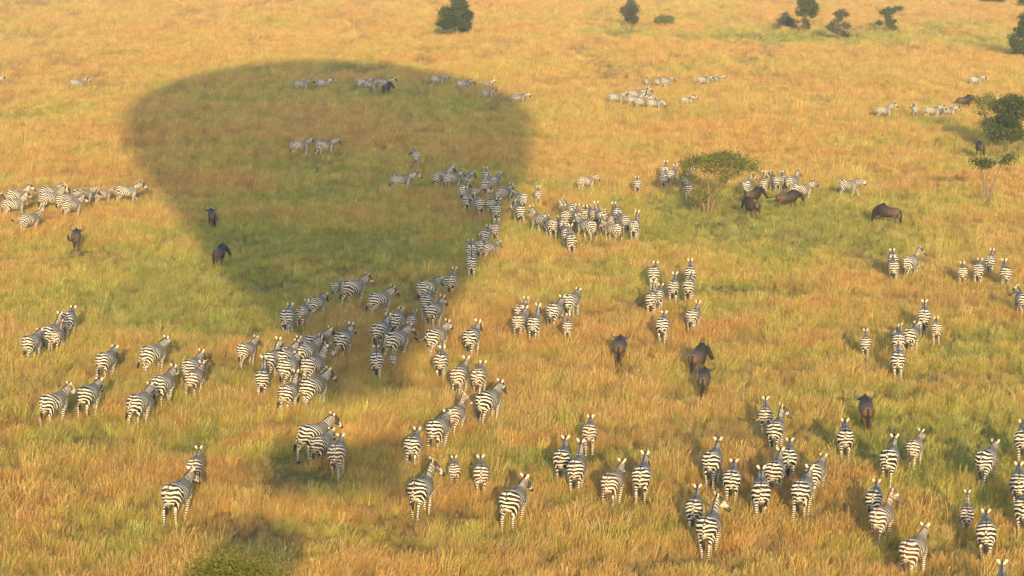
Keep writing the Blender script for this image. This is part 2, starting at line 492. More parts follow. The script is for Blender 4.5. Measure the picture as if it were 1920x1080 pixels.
def make_wildebeest(pose, stride):
    neck, head, yn, yh = WPOSES[pose]
    t = resample(WT, 30)
    tP = np.stack([t[:, 0], 0 * t[:, 0], t[:, 1]], 1)
    parts = [loft(tP, lat_y(30), t[:, 2:4], 20)]
    chains = [(tP, t[:, 2:4])]
    nP, nL = head_path(neck, 0, yn, (neck[0][0], 0, neck[0][1]))
    q = np.array([head[0][0] - neck[-1][0], 0, head[0][1] - neck[-1][1]])
    st = nP[-1] + np.array([q[0] * math.cos(yh), q[0] * math.sin(yh), q[2]])
    hP, hL = head_path(head, yh, yh, st)
    nk = resample(np.hstack([nP, nL, np.array(neck)[:, 2:4]]), 14)
    hd = resample(np.hstack([hP, hL, np.array(head)[:, 2:4]]), 14)
    parts += [loft(nk[:, :3], nk[:, 3:6], nk[:, 6:8]), loft(hd[:, :3], hd[:, 3:6], hd[:, 6:8])]
    chains += [(nk[:, :3], nk[:, 6:8]), (hd[:, :3], hd[:, 6:8])]
    l = hd[0, 3:6]
    for s in (1, -1):     # drooping ears
        b = hd[2, :3] + l * s * .07 + np.array([0, 0, .02])
        d = l * s * .19 + np.array([0, 0, -.06])
        e = np.array([(*(b + d * k), r, r2) for k, r, r2 in ((0, .025, .022), (.4, .042, .024), (.8, .036, .022), (1.0, .018, .016))])
        parts.append(loft(e[:, :3], np.repeat(np.array([[0, 0, 1.0]]), 4, 0), e[:, 3:5], 8))
        chains.append((e[:, :3], e[:, 3:5]))
    for c in wleg_chains(stride):
        parts.append(loft(c[:, :3], lat_y(len(c)), c[:, 3:5], 12))
        chains.append((c[:, :3], c[:, 3:5]))
    me = fuse('wildebeest_body', parts, 0.022, 2)
    v = coords(me)
    idx, par = nearest(v, chains)
    x, y, z = v.T
    rump, mid, dark, tan = np.array([.105, .060, .033]), np.array([.030, .020, .014]), np.array([.018, .014, .012]), np.array([.10, .062, .036])
    f = smooth01(x, -.15, .75)[:, None]
    c = rump * (1 - f) + mid * f
    c = np.where(((np.sin(x * 42 + y * 2) > .35) & (x > .3) & (x < 1.1) & (z > .85))[:, None], dark, c)   # brindled shoulder
    c = np.where((idx == 1)[:, None], mid * .6, c)
    c = np.where((idx == 2)[:, None], dark * .9, c)
    legs = (idx >= 5) & (z < .62)
    c = np.where(legs[:, None], tan * .8, c)
    c = np.where((z < .07)[:, None], dark, c)
    c = np.where(((idx == 0) & (np.abs(y) < .03) & (z > 1.1) & (x > .2))[:, None], dark, c)
    attr(me, 'col', c)
    me.materials.append(M_HIDE)
    # horns: out, dipping, then hooked up and in
    hp = []
    f = np.array([l[1], -l[0], 0])
    for s in (1, -1):
        b = hd[1, :3] + np.array([0, 0, .07])
        cc = [(0, .0, .048), (.12, -.03, .045), (.24, -.05, .038), (.33, .0, .031), (.345, .11, .024), (.30, .21, .016), (.26, .26, .008)]
        P = resample([(*(b + l * s * a + np.array([0, 0, h]) + f * .02), r) for a, h, r in cc], 16)
        hp.append(loft(P[:, :3], np.repeat(f[None], 16, 0), np.stack([P[:, 3], P[:, 3]], 1), 8))
    hm = mesh_from('wildebeest_horns', *join(hp))
    hm.materials.append(M_HORN)
    # mane along the crest and a hanging beard
    up = np.cross(np.gradient(nk[:, :3], axis=0), nk[:, 3:6])
    up /= np.linalg.norm(up, axis=1)[:, None]
    up *= np.sign(up[:, 2:3] + 1e-6)
    crest = np.vstack([[(.50, 0, 1.30), (.66, 0, 1.37)], (nk[:, :3] + up * (nk[:, 7:8] + .005))[2:]])
    ml = np.vstack([lat_y(2), nk[2:, 3:6]])
    k = len(crest)
    hh = np.concatenate([[.02], np.full(k - 2, .075), [.03]])
    mane = loft(crest, ml, np.stack([np.full(k, .025), hh], 1), 8)
    low = nk[:, :3] - up * (nk[:, 7:8] - .02)
    br = loft(low[3:], nk[3:, 3:6], np.stack([np.full(len(low) - 3, .030), np.full(len(low) - 3, .09)], 1), 8)
    mm = mesh_from('wildebeest_mane', *mane)
    bm_ = mesh_from('wildebeest_beard', *br)
    for q in (mm, bm_): q.materials.append(M_DARK_HAIR)
    return me, hm, mm, bm_

def make_wildebeest_tail(kind):
    ctrl = {'hang': [(-.40, 0, 1.02, .034), (-.46, 0, .96, .030), (-.48, 0, .82, .034), (-.48, 0, .68, .050), (-.475, 0, .52, .058), (-.47, 0, .36, .045), (-.465, 0, .24, .014)],
            'side': [(-.40, 0, 1.02, .034), (-.47, .05, .90, .030), (-.48, .16, .78, .034), (-.48, .28, .80, .050), (-.475, .34, .92, .055), (-.47, .35, 1.06, .040), (-.465, .34, 1.14, .012)],
            'back': [(-.40, 0, 1.02, .034), (-.50, 0, .98, .030), (-.64, 0, .94, .036), (-.80, 0, .92, .055), (-.96, 0, .90, .055), (-1.10, 0, .87, .040), (-1.2, 0, .85, .012)]}[kind]
    c = resample(ctrl, 18)
    me = mesh_from('wildebeest_tail', *loft(c[:, :3], np.repeat(np.array([[.2, .95, .1]]), 18, 0), np.stack([c[:, 3], c[:, 3] * .8], 1), 8))
    me.materials.append(M_DARK_HAIR)
    return me
# ------------------------------------------------------------------ the herd
# (x, y, heading, pose, size, tail, tone, label): x, y = photo pixel of the middle of the rump; heading in degrees to the right of straight away from the viewer
# pose u upright / r, l head turned / f neck forward / d grazing; tail h b f (f = flicked out); tone k black stripes, b brown-striped young
HERD = [
 # far row across the top of the shadow and beyond
 (-18, 153, 85, 'u', 1, 'h', 'k', 'zebra cut by the photo edge, only its head and chest showing'),
 (137, 154, 85, 'f', 1, 'h', 'k', 'lone pale zebra side-on in open gold grass outside the round shadow'),
 (558, 156, 90, 'f', 1, 'h', 'k', 'zebra with lowered neck at the tail end of the far shaded row'),
 (599, 154, 85, 'u', 1, 'h', 'k', 'zebra with raised head just ahead of the lowered-neck one in far shade'),
 (674, 153, 78, 'u', 1, 'h', 'k', 'first of three overlapping zebras by the dark wildebeest in far shade'),
 (688, 157, 90, 'f', .85, 'h', 'k', 'smaller middle zebra of the three by the far shaded wildebeest'),
 (714, 154, 88, 'f', 1, 'h', 'k', 'zebra half hidden behind the dark wildebeest in far shade'),
 (813, 147, 86, 'u', 1, 'h', 'k', 'zebra standing on the far rim of the round shadow, head in sun'),
 (862, 156, 78, 'u', 1, 'h', 'k', 'shaded zebra with head turned away near the far rim of the shadow'),
 (909, 157, 90, 'u', .72, 'h', 'b', 'pale tan foal in sun just outside the far rim of the shadow'),
 (907, 174, 80, 'f', .82, 'h', 'k', 'small dark shaded zebra right below the pale tan foal'),
 (964, 181, 88, 'u', 1, 'h', 'k', 'sunlit zebra side-on just past the end of the far shaded row'),
 # small far bunch in the sun
 (1212, 152, 3, 'u', .95, 'h', 'k', 'rear-facing zebra standing apart above the far packed bunch'),
 (1233, 152, 8, 'u', .95, 'h', 'k', 'rear-facing zebra beside a foal, back of the far bunch'),
 (1243, 151, 60, 'u', .95, 'h', 'k', 'zebra with raised head angled behind the far foal'),
 (1247, 160, 0, 'u', .65, 'h', 'b', 'tiny far foal seen from behind in front of two adults'),
 (1147, 181, 80, 'u', 1, 'h', 'k', 'trailing zebra at the tail end of the far packed bunch'),
 (1184, 175, 72, 'u', 1, 'h', 'k', 'zebra in the back rank of the far packed bunch'),
 (1197, 172, 68, 'u', .95, 'h', 'k', 'zebra with head above all others in the far packed bunch'),
 (1181, 185, 80, 'f', 1, 'h', 'k', 'boldly striped rump in the front rank of the far packed bunch'),
 (1196, 189, 86, 'f', 1, 'h', 'k', 'middle zebra of the front rank in the far packed bunch'),
 (1219, 191, 88, 'd', 1, 'h', 'k', 'leading zebra with lowered head in the far packed bunch'),
 (1214, 173, 0, 'u', .95, 'h', 'k', 'rear-facing zebra with dark tail within the far packed bunch'),
 (1281, 186, 85, 'u', .85, 'h', 'k', 'lone far zebra walking ahead of the packed bunch'),
 (1312, 148, 80, 'u', 1, 'h', 'k', 'hind zebra of a far walking pair in open sun'),
 (1337, 147, 84, 'u', .85, 'h', 'k', 'smaller front zebra of a far walking pair in open sun'),
 # by the big dark bush
 (1649, 205, 84, 'u', 1, 'h', 'k', 'zebra walking at the tail of the line towards the big dark bush'),
 (1716, 204, -5, 'l', 1, 'h', 'k', 'rear-facing zebra with dark muzzle turned aside, in line to the bush'),
 (1740, 205, 84, 'u', 1, 'h', 'k', 'boldly striped zebra third in the line to the dark bush'),
 (1771, 205, 88, 'u', .9, 'h', 'k', 'smaller zebra heading the line, just below a brown wildebeest'),
 (1823, 148, 85, 'u', 1, 'h', 'k', 'lone pale zebra far off above the big dark bush'),
 # inside the round shadow
 (553, 271, 72, 'u', 1, 'h', 'k', 'hind zebra of the shaded pair alone in the wide shadow'),
 (600, 271, 78, 'u', 1, 'h', 'k', 'front zebra of the shaded pair alone in the wide shadow'),
 (781, 292, -8, 'l', 1, 'b', 'k', 'single shaded zebra from behind with head turned, between two groups'),
 (741, 335, 96, 'f', 1.05, 'b', 'k', 'shaded zebra striding side-on with low neck and pale front legs'),
 (820, 330, 52, 'u', 1, 'h', 'k', 'rearmost of three shaded zebras bunched ahead of the striding one'),
 (840, 333, 48, 'u', 1, 'h', 'k', 'middle of three shaded zebras bunched ahead of the striding one'),
 (865, 332, 45, 'u', .9, 'h', 'k', 'smaller foremost of three shaded zebras bunched in the shadow'),
 (911, 327, 0, 'u', 1, 'h', 'k', 'topmost rear-facing zebra at the shadow edge, back of the shaded column'),
 (911, 344, 8, 'u', 1, 'h', 'k', 'rear-facing zebra overlapping the topmost one of the shaded column'),
 (924, 338, 20, 'u', .95, 'h', 'k', 'zebra mostly hidden behind two rear-facing ones in the shaded column'),
 (868, 355, 15, 'r', 1, 'h', 'k', 'shaded zebra with ear up directly behind a foal in the column'),
 (876, 374, -4, 'u', 1, 'h', 'k', 'rear-facing shaded zebra with dark tail, nearest on its side of column'),
 (889, 358, 40, 'u', .65, 'h', 'b', 'brown-headed foal squeezed between shaded adults'),
 (901, 381, -14, 'l', 1, 'h', 'k', 'shaded zebra with pale muzzle turned back and dark hanging tail'),
 (937, 361, 35, 'u', 1, 'h', 'k', 'zebra angled away with raised head on the shadow rim'),
 (920, 381, 0, 'u', 1, 'h', 'k', 'rear-facing zebra behind the nearest one of the shaded column'),
 (931, 392, 5, 'u', 1.05, 'h', 'k', 'nearest broad-rumped zebra at the foot of the shaded column'),
 (982, 371, -25, 'u', 1, 'b', 'k', 'upper zebra of a sunlit pair just outside the shadow edge'),
 (977, 394, -14, 'l', 1, 'b', 'k', 'lower zebra of a sunlit pair just outside the shadow edge'),
 (1009, 364, 0, 'u', .85, 'h', 'b', 'young brown-striped zebra from behind beside the sunlit pair'),
 # chain along the shadow edge
 (928, 429, 5, 'u', .92, 'h', 'b', 'brown-striped zebra leading the chain along the shadow edge'),
 (909, 439, 10, 'u', 1, 'h', 'k', 'second zebra of the chain along the shadow edge'),
 (898, 460, 6, 'u', .95, 'h', 'k', 'zebra in mid chain half hidden by the two behind it'),
 (912, 464, 42, 'u', .8, 'h', 'k', 'small zebra angled into the sun in mid chain'),
 (883, 467, 0, 'u', 1, 'h', 'k', 'zebra masked by the last one of the shadow-edge chain'),
 (884, 491, 0, 'u', 1, 'h', 'k', 'last zebra of the shadow-edge chain with dark hind legs'),
 (844, 525, 10, 'u', .97, 'h', 'k', 'zebra with two white ears up, alone below the shadow-edge chain'),
 # mouth of the shadow
 (793, 538, 38, 'u', 1.03, 'h', 'k', 'shaded zebra angled away with black mane, above two stacked zebras'),
 (798, 563, 8, 'u', .95, 'h', 'k', 'rear-facing zebra sandwiched in the stack at the shadow mouth'),
 (808, 580, 24, 'r', 1, 'h', 'k', 'sunlit lower zebra of the stack at the shadow mouth'),
 (627, 536, 18, 'u', .68, 'h', 'k', 'dark shaded foal tucked behind its mother'),
 (653, 537, 42, 'r', 1.05, 'b', 'k', 'shaded mother zebra with legs apart in front of her foal'),
 (702, 560, 42, 'r', 1, 'b', 'k', 'lone shaded zebra with swinging tail in green grass'),
 (586, 567, 32, 'u', .9, 'h', 'k', 'front zebra of a shaded trio in single file'),
 (564, 585, 14, 'u', .88, 'h', 'b', 'brownish middle zebra of a shaded trio in single file'),
 (537, 592, 8, 'u', 1.03, 'h', 'k', 'hind zebra of a shaded trio, rump in sun'),
 (638, 635, 20, 'r', 1.03, 'f', 'k', 'lone zebra flicking its black tail sideways above the tight bunch'),
 (708, 618, 20, 'u', 1.05, 'h', 'k', 'broad hind zebra of the shaded group below the shadow mouth'),
 (740, 599, 14, 'u', 1, 'h', 'k', 'farthest zebra of the shaded group below the shadow mouth'),
 (734, 635, 34, 'r', 1.05, 'b', 'k', 'zebra with raised head in front of the broad shaded one'),
 (706, 674, 0, 'u', 1.0, 'h', 'k', 'rear-facing zebra at the bottom of the shaded group, by a foal'),
 (737, 673, 4, 'u', .56, 'h', 'b', 'tiny brown foal beside the bottom zebra of the shaded group'),
 (770, 599, 14, 'u', .66, 'h', 'b', 'reddish foal just below the stack at the shadow mouth'),
 (810, 629, 30, 'r', 1.03, 'f', 'k', 'sunlit zebra with tail flicked out beside the shaded group'),
 (881, 630, 15, 'r', 1.03, 'h', 'k', 'lone sunlit zebra with brown face and open stance, shadow beside it'),
 (826, 675, 4, 'u', 1.0, 'h', 'k', 'rear-facing zebra with very bold stripes above two brown-backed ones'),
 (858, 702, 15, 'u', 1.03, 'h', 'b', 'wide brown-tinged rump, first of two side by side'),
 (896, 704, 10, 'u', 1, 'h', 'b', 'narrower brown-tinged zebra beside the wide-rumped one'),
 (907, 749, 26, 'r', 1.08, 'h', 'k', 'large clear zebra with striped thighs, below two brown-tinged ones'),
 (850, 776, 18, 'p', .92, 'h', 'b', 'brown-faced zebra ahead of a bigger one, half hidden'),
 (815, 802, 20, 'u', 1.05, 'h', 'k', 'big zebra following close behind the brown-faced one'),
 (772, 832, 10, 'u', .93, 'h', 'k', 'dark-legged zebra in shade beside the big following one'),
 # dark pool of shadow, lower middle
 (574, 812, 42, 'r', 1.06, 'b', 'k', 'large shaded zebra at the back of the lower shaded trio'),
 (595, 831, 26, 'u', .9, 'h', 'k', 'middle smaller zebra of the lower shaded trio'),
 (630, 847, 8, 'u', 1.0, 'h', 'b', 'front zebra of the lower shaded trio, pinkish stripes'),
 (782, 916, 20, 'p', 1.06, 'h', 'k', 'zebra facing away with muzzle in profile, next to a small brown one'),
 (852, 880, 0, 'u', .72, 'h', 'b', 'small red-brown young zebra from behind between two adults'),
 (902, 886, 0, 'u', .92, 'h', 'b', 'slim rear-facing zebra with two pale ears raised straight up'),
 (955, 937, 20, 'r', 1.07, 'b', 'k', 'nearest lone zebra in lower middle with tail swung to one side'),
 # tight bunch left of the shadow mouth
 (455, 655, 30, 'r', .86, 'h', 'k', 'small zebra standing apart from the tight bunch in gold grass'),
 (503, 672, 20, 'u', 1, 'h', 'k', 'zebra at the back corner of the tight bunch, pale ears up'),
 (538, 661, 22, 'r', 1, 'h', 'k', 'zebra hidden in the tight bunch but for face and ears'),
 (562, 657, 42, 'r', 1, 'h', 'k', 'zebra with boldly striped neck leading the tight bunch'),
 (581, 640, 45, 'r', .95, 'h', 'k', 'farthest head of the tight bunch, striped neck against shade'),
 (527, 667, 30, 'r', 1, 'h', 'k', 'dark-backed zebra in the middle of the tight bunch'),
 (533, 687, 24, 'u', 1.03, 'h', 'k', 'brown-legged broad rump in front of the dark-backed bunch zebra'),
 (578, 683, 32, 'p', 1.03, 'b', 'k', 'zebra with pale muzzle in profile on the open side of the bunch'),
 (491, 708, 4, 'u', .97, 'h', 'k', 'rear-facing zebra at the bottom corner of the tight bunch'),
 (535, 735, 20, 'u', .97, 'b', 'k', 'front zebra of the bunch with light brown neck'),
 (577, 723, 36, 'r', 1.05, 'b', 'k', 'lowest zebra of the bunch showing full flank and profile'),
 # group at the photo's side, middle height
 (20, 365, 78, 'u', 1, 'h', 'k', 'upper zebra of a pair at the back of the side-on herd'),
 (14, 381, 74, 'u', 1, 'h', 'k', 'lower zebra of a pair at the back of the side-on herd'),
 (-42, 368, 85, 'u', 1, 'h', 'k', 'zebra cut by the photo edge, only a muzzle behind the pair'),
 (82, 358, 75, 'u', 1.03, 'h', 'k', 'farther of two side by side zebras in the side-on herd'),
 (83, 369, 70, 'u', 1.05, 'h', 'k', 'nearer big-bellied zebra of two side by side in the side-on herd'),
 (115, 372, 60, 'r', 1, 'h', 'k', 'zebra in the middle of the side-on herd, rump behind another'),
 (126, 383, 50, 'r', .97, 'h', 'k', 'front zebra of the side-on herd nearest the lone wildebeest'),
 (143, 363, 68, 'u', 1, 'h', 'k', 'zebra with pale face leading the middle of the side-on herd'),
 (184, 363, 62, 'u', .82, 'h', 'b', 'brown young zebra walking ahead of the side-on herd'),
 (226, 357, 86, 'f', 1, 'h', 'k', 'zebra out in front of the side-on herd, entering the shadow'),
 (45, 410, 50, 'l', 1, 'f', 'k', 'zebra kicking up its long tail below the side-on herd'),
 # lower left
 (52, 641, 24, 'u', 1, 'h', 'k', 'hindmost adult of the knot of four, two white ears up'),
 (89, 622, 26, 'u', 1, 'h', 'k', 'zebra in the knot of four hidden behind a brown foal'),
 (103, 630, 16, 'u', .82, 'h', 'b', 'rusty brown foal in the knot of four'),
 (125, 597, 14, 'u', 1, 'h', 'k', 'leading zebra of the knot of four, white ears spread'),
 (192, 674, 24, 'u', 1, 'h', 'k', 'zebra in single file with head bowed to grass, muzzle out'),
 (276, 662, 35, 'r', 1.05, 'b', 'k', 'lone zebra showing its flank, dark tail hanging clear'),
 (158, 738, 26, 'u', 1.03, 'h', 'k', 'zebra following the single file, ear and black mane up'),
 (297, 718, 26, 'r', 1.03, 'h', 'k', 'front zebra of a close pair walking together'),
 (253, 754, 24, 'r', 1.05, 'b', 'k', 'hind zebra of a close pair, tail swept across its hock'),
 (353, 687, 24, 'r', 1, 'h', 'k', 'dark-backed zebra partly covered by a brown younger one'),
 (359, 708, 20, 'u', .95, 'h', 'b', 'brown-striped younger zebra covering a dark-backed one'),
 (89, 753, 36, 'r', 1.05, 'h', 'k', 'nearest zebra of the single file, standing with pale legs'),
 (322, 924, 25, 'r', 1.1, 'h', 'k', 'big lone mother zebra near the bottom, nose at a young one'),
 (364, 873, 8, 'u', .88, 'h', 'b', 'red-brown young zebra just ahead of the big lone mother'),
 # centre
 (975, 581, 14, 'u', .9, 'h', 'b', 'farthest zebra of a trio in the sunny centre'),
 (972, 601, 14, 'u', .97, 'h', 'b', 'brown-necked hind zebra of a trio in the sunny centre'),
 (1000, 605, 10, 'u', 1, 'h', 'k', 'nearest zebra of a trio in the sunny centre, white ear up'),
 (1036, 581, 20, 'u', 1, 'h', 'k', 'zebra next to the sunny trio, head behind a taller zebra'),
 (1067, 562, 20, 'u', 1.02, 'h', 'k', 'tall-necked zebra at the front of the sunny centre group'),
 (1064, 611, 2, 'u', .8, 'h', 'b', 'small brown zebra from behind below the tall-necked one'),
 (1226, 510, 5, 'u', 1, 'h', 'k', 'rear-facing zebra at the back of the small central column'),
 (1233, 552, 8, 'u', .95, 'h', 'k', 'zebra hidden behind another in the small central column'),
 (1221, 559, 5, 'u', 1, 'h', 'k', 'rear-facing zebra covering its neighbour in the small central column'),
 (1262, 536, 4, 'u', 1, 'h', 'k', 'one of two rumps touching, beside the small central column'),
 (1291, 535, 6, 'u', 1, 'h', 'k', 'other of two touching rumps, reddish neck ahead of it'),
 (1294, 511, 0, 'u', 1.03, 'h', 'k', 'zebra with upright ears in front of the two touching rumps'),
 (1297, 590, 14, 'u', .92, 'h', 'k', 'pale zebra walking alone beside the lone rear-facing one'),
 (1242, 607, 4, 'u', 1, 'h', 'k', 'lone rear-facing zebra nearest the centre wildebeest trio'),
 # right middle
 (1676, 499, -2, 'u', 1, 'h', 'k', 'nearest zebra of the trio out in red grass'),
 (1675, 486, -2, 'u', 1, 'h', 'k', 'zebra masked by the nearest one of the red grass trio'),
 (1702, 490, 28, 'p', 1, 'h', 'k', 'zebra of the red grass trio with its face turned in profile'),
 (1805, 509, 0, 'u', .9, 'h', 'b', 'slim zebra standing apart at the side of a pair'),
 (1834, 504, 5, 'u', 1, 'h', 'k', 'nearer zebra of an overlapping pair between two single ones'),
 (1856, 489, 5, 'u', .97, 'h', 'k', 'farther zebra of an overlapping pair, ears high'),
 (1886, 510, -4, 'u', 1, 'h', 'k', 'single rear-facing zebra beyond the overlapping pair'),
 (1920, 561, -14, 'l', 1, 'h', 'k', 'zebra half cut by the photo edge, below the single rear-facing one'),
 (1733, 591, 0, 'u', 1.03, 'h', 'k', 'leading broad zebra of the five walking away'),
 (1756, 614, 0, 'u', .82, 'h', 'b', 'small pale zebra close beside the leading broad one'),
 (1705, 627, 15, 'u', 1, 'h', 'k', 'zebra with white ear peeking behind a spiky-maned one'),
 (1685, 637, 3, 'l', 1, 'h', 'k', 'spiky-maned zebra whose neck bends down, in front of another'),
 (1684, 672, 0, 'u', 1.0, 'h', 'k', 'hindmost zebra of the five with dark tail and legs'),
 (1623, 642, 0, 'u', .83, 'h', 'b', 'small zebra from behind standing off from the five'),
 # packed bunch in the middle distance
 (1023, 410, -42, 'u', 1, 'h', 'k', 'outermost zebra of the packed middle bunch, facing the shadow'),
 (1036, 420, -14, 'u', 1, 'h', 'k', 'zebra beside the outermost one of the packed middle bunch'),
 (1057, 420, -10, 'u', .95, 'h', 'b', 'brown-backed zebra behind the nearest one of the packed bunch'),
 (1063, 436, -8, 'u', 1.0, 'h', 'k', 'zebra masked by the nearest one of the packed middle bunch'),
 (1072, 449, -3, 'u', 1.03, 'h', 'k', 'nearest zebra jutting out below the packed middle bunch'),
 (1061, 403, -6, 'u', 1, 'h', 'b', 'brown-tinted zebra deep in the packed middle bunch'),
 (1077, 402, 8, 'u', 1, 'h', 'b', 'reddish zebra deep in the packed bunch beside a brown one'),
 (1074, 390, -30, 'l', .97, 'h', 'k', 'farthest zebra of the packed bunch, white ear and face turned'),
 (1088, 407, -18, 'u', 1, 'h', 'k', 'zebra in the heart of the packed bunch behind the widest one'),
 (1098, 400, 0, 'u', .95, 'h', 'k', 'narrow rump wedged between others in the packed bunch'),
 (1109, 422, -38, 'u', 1.05, 'h', 'k', 'widest zebra at the front of the packed bunch, angled'),
 (1114, 401, -14, 'u', 1, 'h', 'k', 'back zebra of the packed bunch, first of two ear pairs'),
 (1130, 404, -18, 'u', 1.02, 'h', 'k', 'pale bold rump, second of two ear pairs in packed bunch'),
 (1137, 422, -12, 'u', .95, 'h', 'k', 'dark gap zebra between the widest one and brown young'),
 (1147, 411, -30, 'u', .75, 'h', 'b', 'brown foal half hidden in the packed middle bunch'),
 (1158, 399, -10, 'u', 1, 'h', 'k', 'back corner zebra of the packed bunch, ears to both sides'),
 (1173, 413, -20, 'u', .97, 'h', 'k', 'zebra just behind the last one of the packed bunch'),
 (1189, 422, 8, 'u', 1.03, 'h', 'k', 'end zebra of the packed bunch with long ears upright'),
 (1157, 428, -42, 'u', .9, 'h', 'b', 'red-brown young zebra at the front of the packed bunch'),
 # near the flat-topped tree
 (1091, 338, 60, 'u', .88, 'h', 'b', 'slim foal alone in orange grass beyond the packed bunch'),
 (1195, 343, 0, 'u', .9, 'h', 'k', 'single rear-facing zebra between foal and flat-topped tree'),
 (1246, 318, 4, 'u', 1, 'h', 'k', 'farthest of three stacked zebras beside the flat-topped tree'),
 (1245, 333, 4, 'u', 1, 'h', 'k', 'nearest of three stacked zebras beside the flat-topped tree'),
 (1257, 325, 15, 'u', .97, 'h', 'k', 'middle one of three stacked zebras beside the flat-topped tree'),
 (1282, 331, 20, 'u', 1, 'h', 'k', 'zebra under the outer branches of the flat-topped tree'),
 (1295, 328, 4, 'u', 1, 'h', 'k', 'zebra behind the flat-topped tree, seen through twigs'),
 (1291, 341, 2, 'u', .95, 'h', 'k', 'zebra close behind the lowest one under the flat-topped tree'),
 (1291, 354, 0, 'u', 1, 'h', 'k', 'lowest zebra under the flat-topped tree, rump at its trunk'),
 (1399, 346, 14, 'p', 1.03, 'h', 'k', 'zebra with a pale face turned aside, behind two wildebeests'),
 (1432, 343, 0, 'u', 1, 'h', 'k', 'rear-facing zebra beside the pale-faced one'),
 (1457, 337, -18, 'l', 1, 'h', 'k', 'zebra with brown face turned back, above the running wildebeest'),
 (1468, 337, -4, 'u', .95, 'h', 'k', 'narrow rump between the brown-faced zebra and a turned one'),
 (1480, 338, 28, 'u', 1, 'h', 'k', 'outer zebra of three rumps above the running wildebeest'),
 (1494, 353, 62, 'u', 1, 'h', 'k', 'zebra behind the running wildebeest, head raised to the side'),
 (1581, 344, 112, 'u', 1, 'h', 'k', 'lone zebra coming towards the viewer beyond the grazing wildebeest'),
 # lower centre
 (1053, 858, 6, 'u', 1.0, 'h', 'k', 'farther zebra of an overlapping pair, dark tail tip, in green-gold grass'),
 (1079, 877, 8, 'u', 1.03, 'h', 'k', 'nearer zebra of an overlapping pair with bowed striped thighs'),
 (1105, 808, 3, 'u', .92, 'h', 'b', 'slim zebra alone just beyond an overlapping pair'),
 (1143, 903, 18, 'u', 1.0, 'h', 'b', 'zebra with long pale neck between a pair and a squarer rump'),
 (1202, 891, 5, 'r', 1.05, 'h', 'k', 'square-rumped zebra with one white ear, head slightly aside'),
 # lower right
 (1435, 777, 0, 'u', .9, 'f', 'b', 'zebra flicking its thin tail sideways at the back of big group'),
 (1452, 804, 10, 'p', 1.0, 'h', 'k', 'zebra with profile head next to the thin-tailed one'),
 (1479, 856, 2, 'u', 1.0, 'h', 'k', 'dark rear-facing zebra between two bigger ones of big group'),
 (1333, 862, 10, 'u', 1.02, 'h', 'k', 'zebra with one bright white ear on the group\'s outer side'),
 (1372, 896, 4, 'u', .97, 'h', 'k', 'pale-legged rear-facing zebra next to the white-eared one'),
 (1450, 881, 10, 'u', 1.0, 'h', 'k', 'zebra mostly hidden by the biggest rump of the big group'),
 (1427, 920, 0, 'u', 1.06, 'h', 'k', 'biggest rump of the big group, squarely facing away'),
 (1501, 918, 12, 'u', 1.06, 'h', 'k', 'near zebra of an overlapping pair at the big group\'s end'),
 (1525, 884, 16, 'u', .95, 'h', 'k', 'far zebra of an overlapping pair at the big group\'s end'),
 (1301, 951, 5, 'u', .93, 'h', 'k', 'smaller zebra half covered by the nearest one of the group'),
 (1325, 986, 12, 'p', 1.06, 'h', 'k', 'nearest zebra of the big group with face in profile'),
 (1585, 818, 0, 'u', 1.0, 'h', 'k', 'lone zebra just below the single dark wildebeest'),
 (1666, 857, 8, 'u', 1.05, 'h', 'k', 'broad zebra in green grass beside a small pale one'),
 (1712, 837, 14, 'r', .84, 'h', 'b', 'small pale zebra beside the broad one in green grass'),
 (1845, 860, 16, 'u', 1.06, 'h', 'k', 'lone big zebra with white ears in green grass near the edge'),
 (1638, 934, 5, 'u', .93, 'h', 'k', 'upper zebra of a pair below the broad one'),
 (1647, 968, 18, 'p', .97, 'h', 'b', 'lower brown-backed zebra of a pair, face in profile'),
 (1705, 1029, 20, 'u', 1.0, 'h', 'b', 'brown-backed zebra with slim neck at the photo\'s bottom'),
 (1813, 962, 0, 'u', .76, 'h', 'b', 'small dark-legged young zebra ahead of a bigger one'),
 (1849, 996, 0, 'u', 1.0, 'h', 'k', 'rear-facing zebra behind the small dark-legged one'),
 (1878, 1104, 0, 'u', 1.0, 'h', 'k', 'zebra showing only neck and ears at the bottom edge'),
 (1918, 820, 0, 'u', 1.0, 'h', 'k', 'topmost of three zebras half cut by the photo edge'),
 (1911, 904, 0, 'u', 1.03, 'h', 'k', 'middle of three zebras half cut by the photo edge'),
 (1920, 950, 4, 'u', 1.03, 'h', 'k', 'lowest of three zebras half cut by the photo edge'),
]
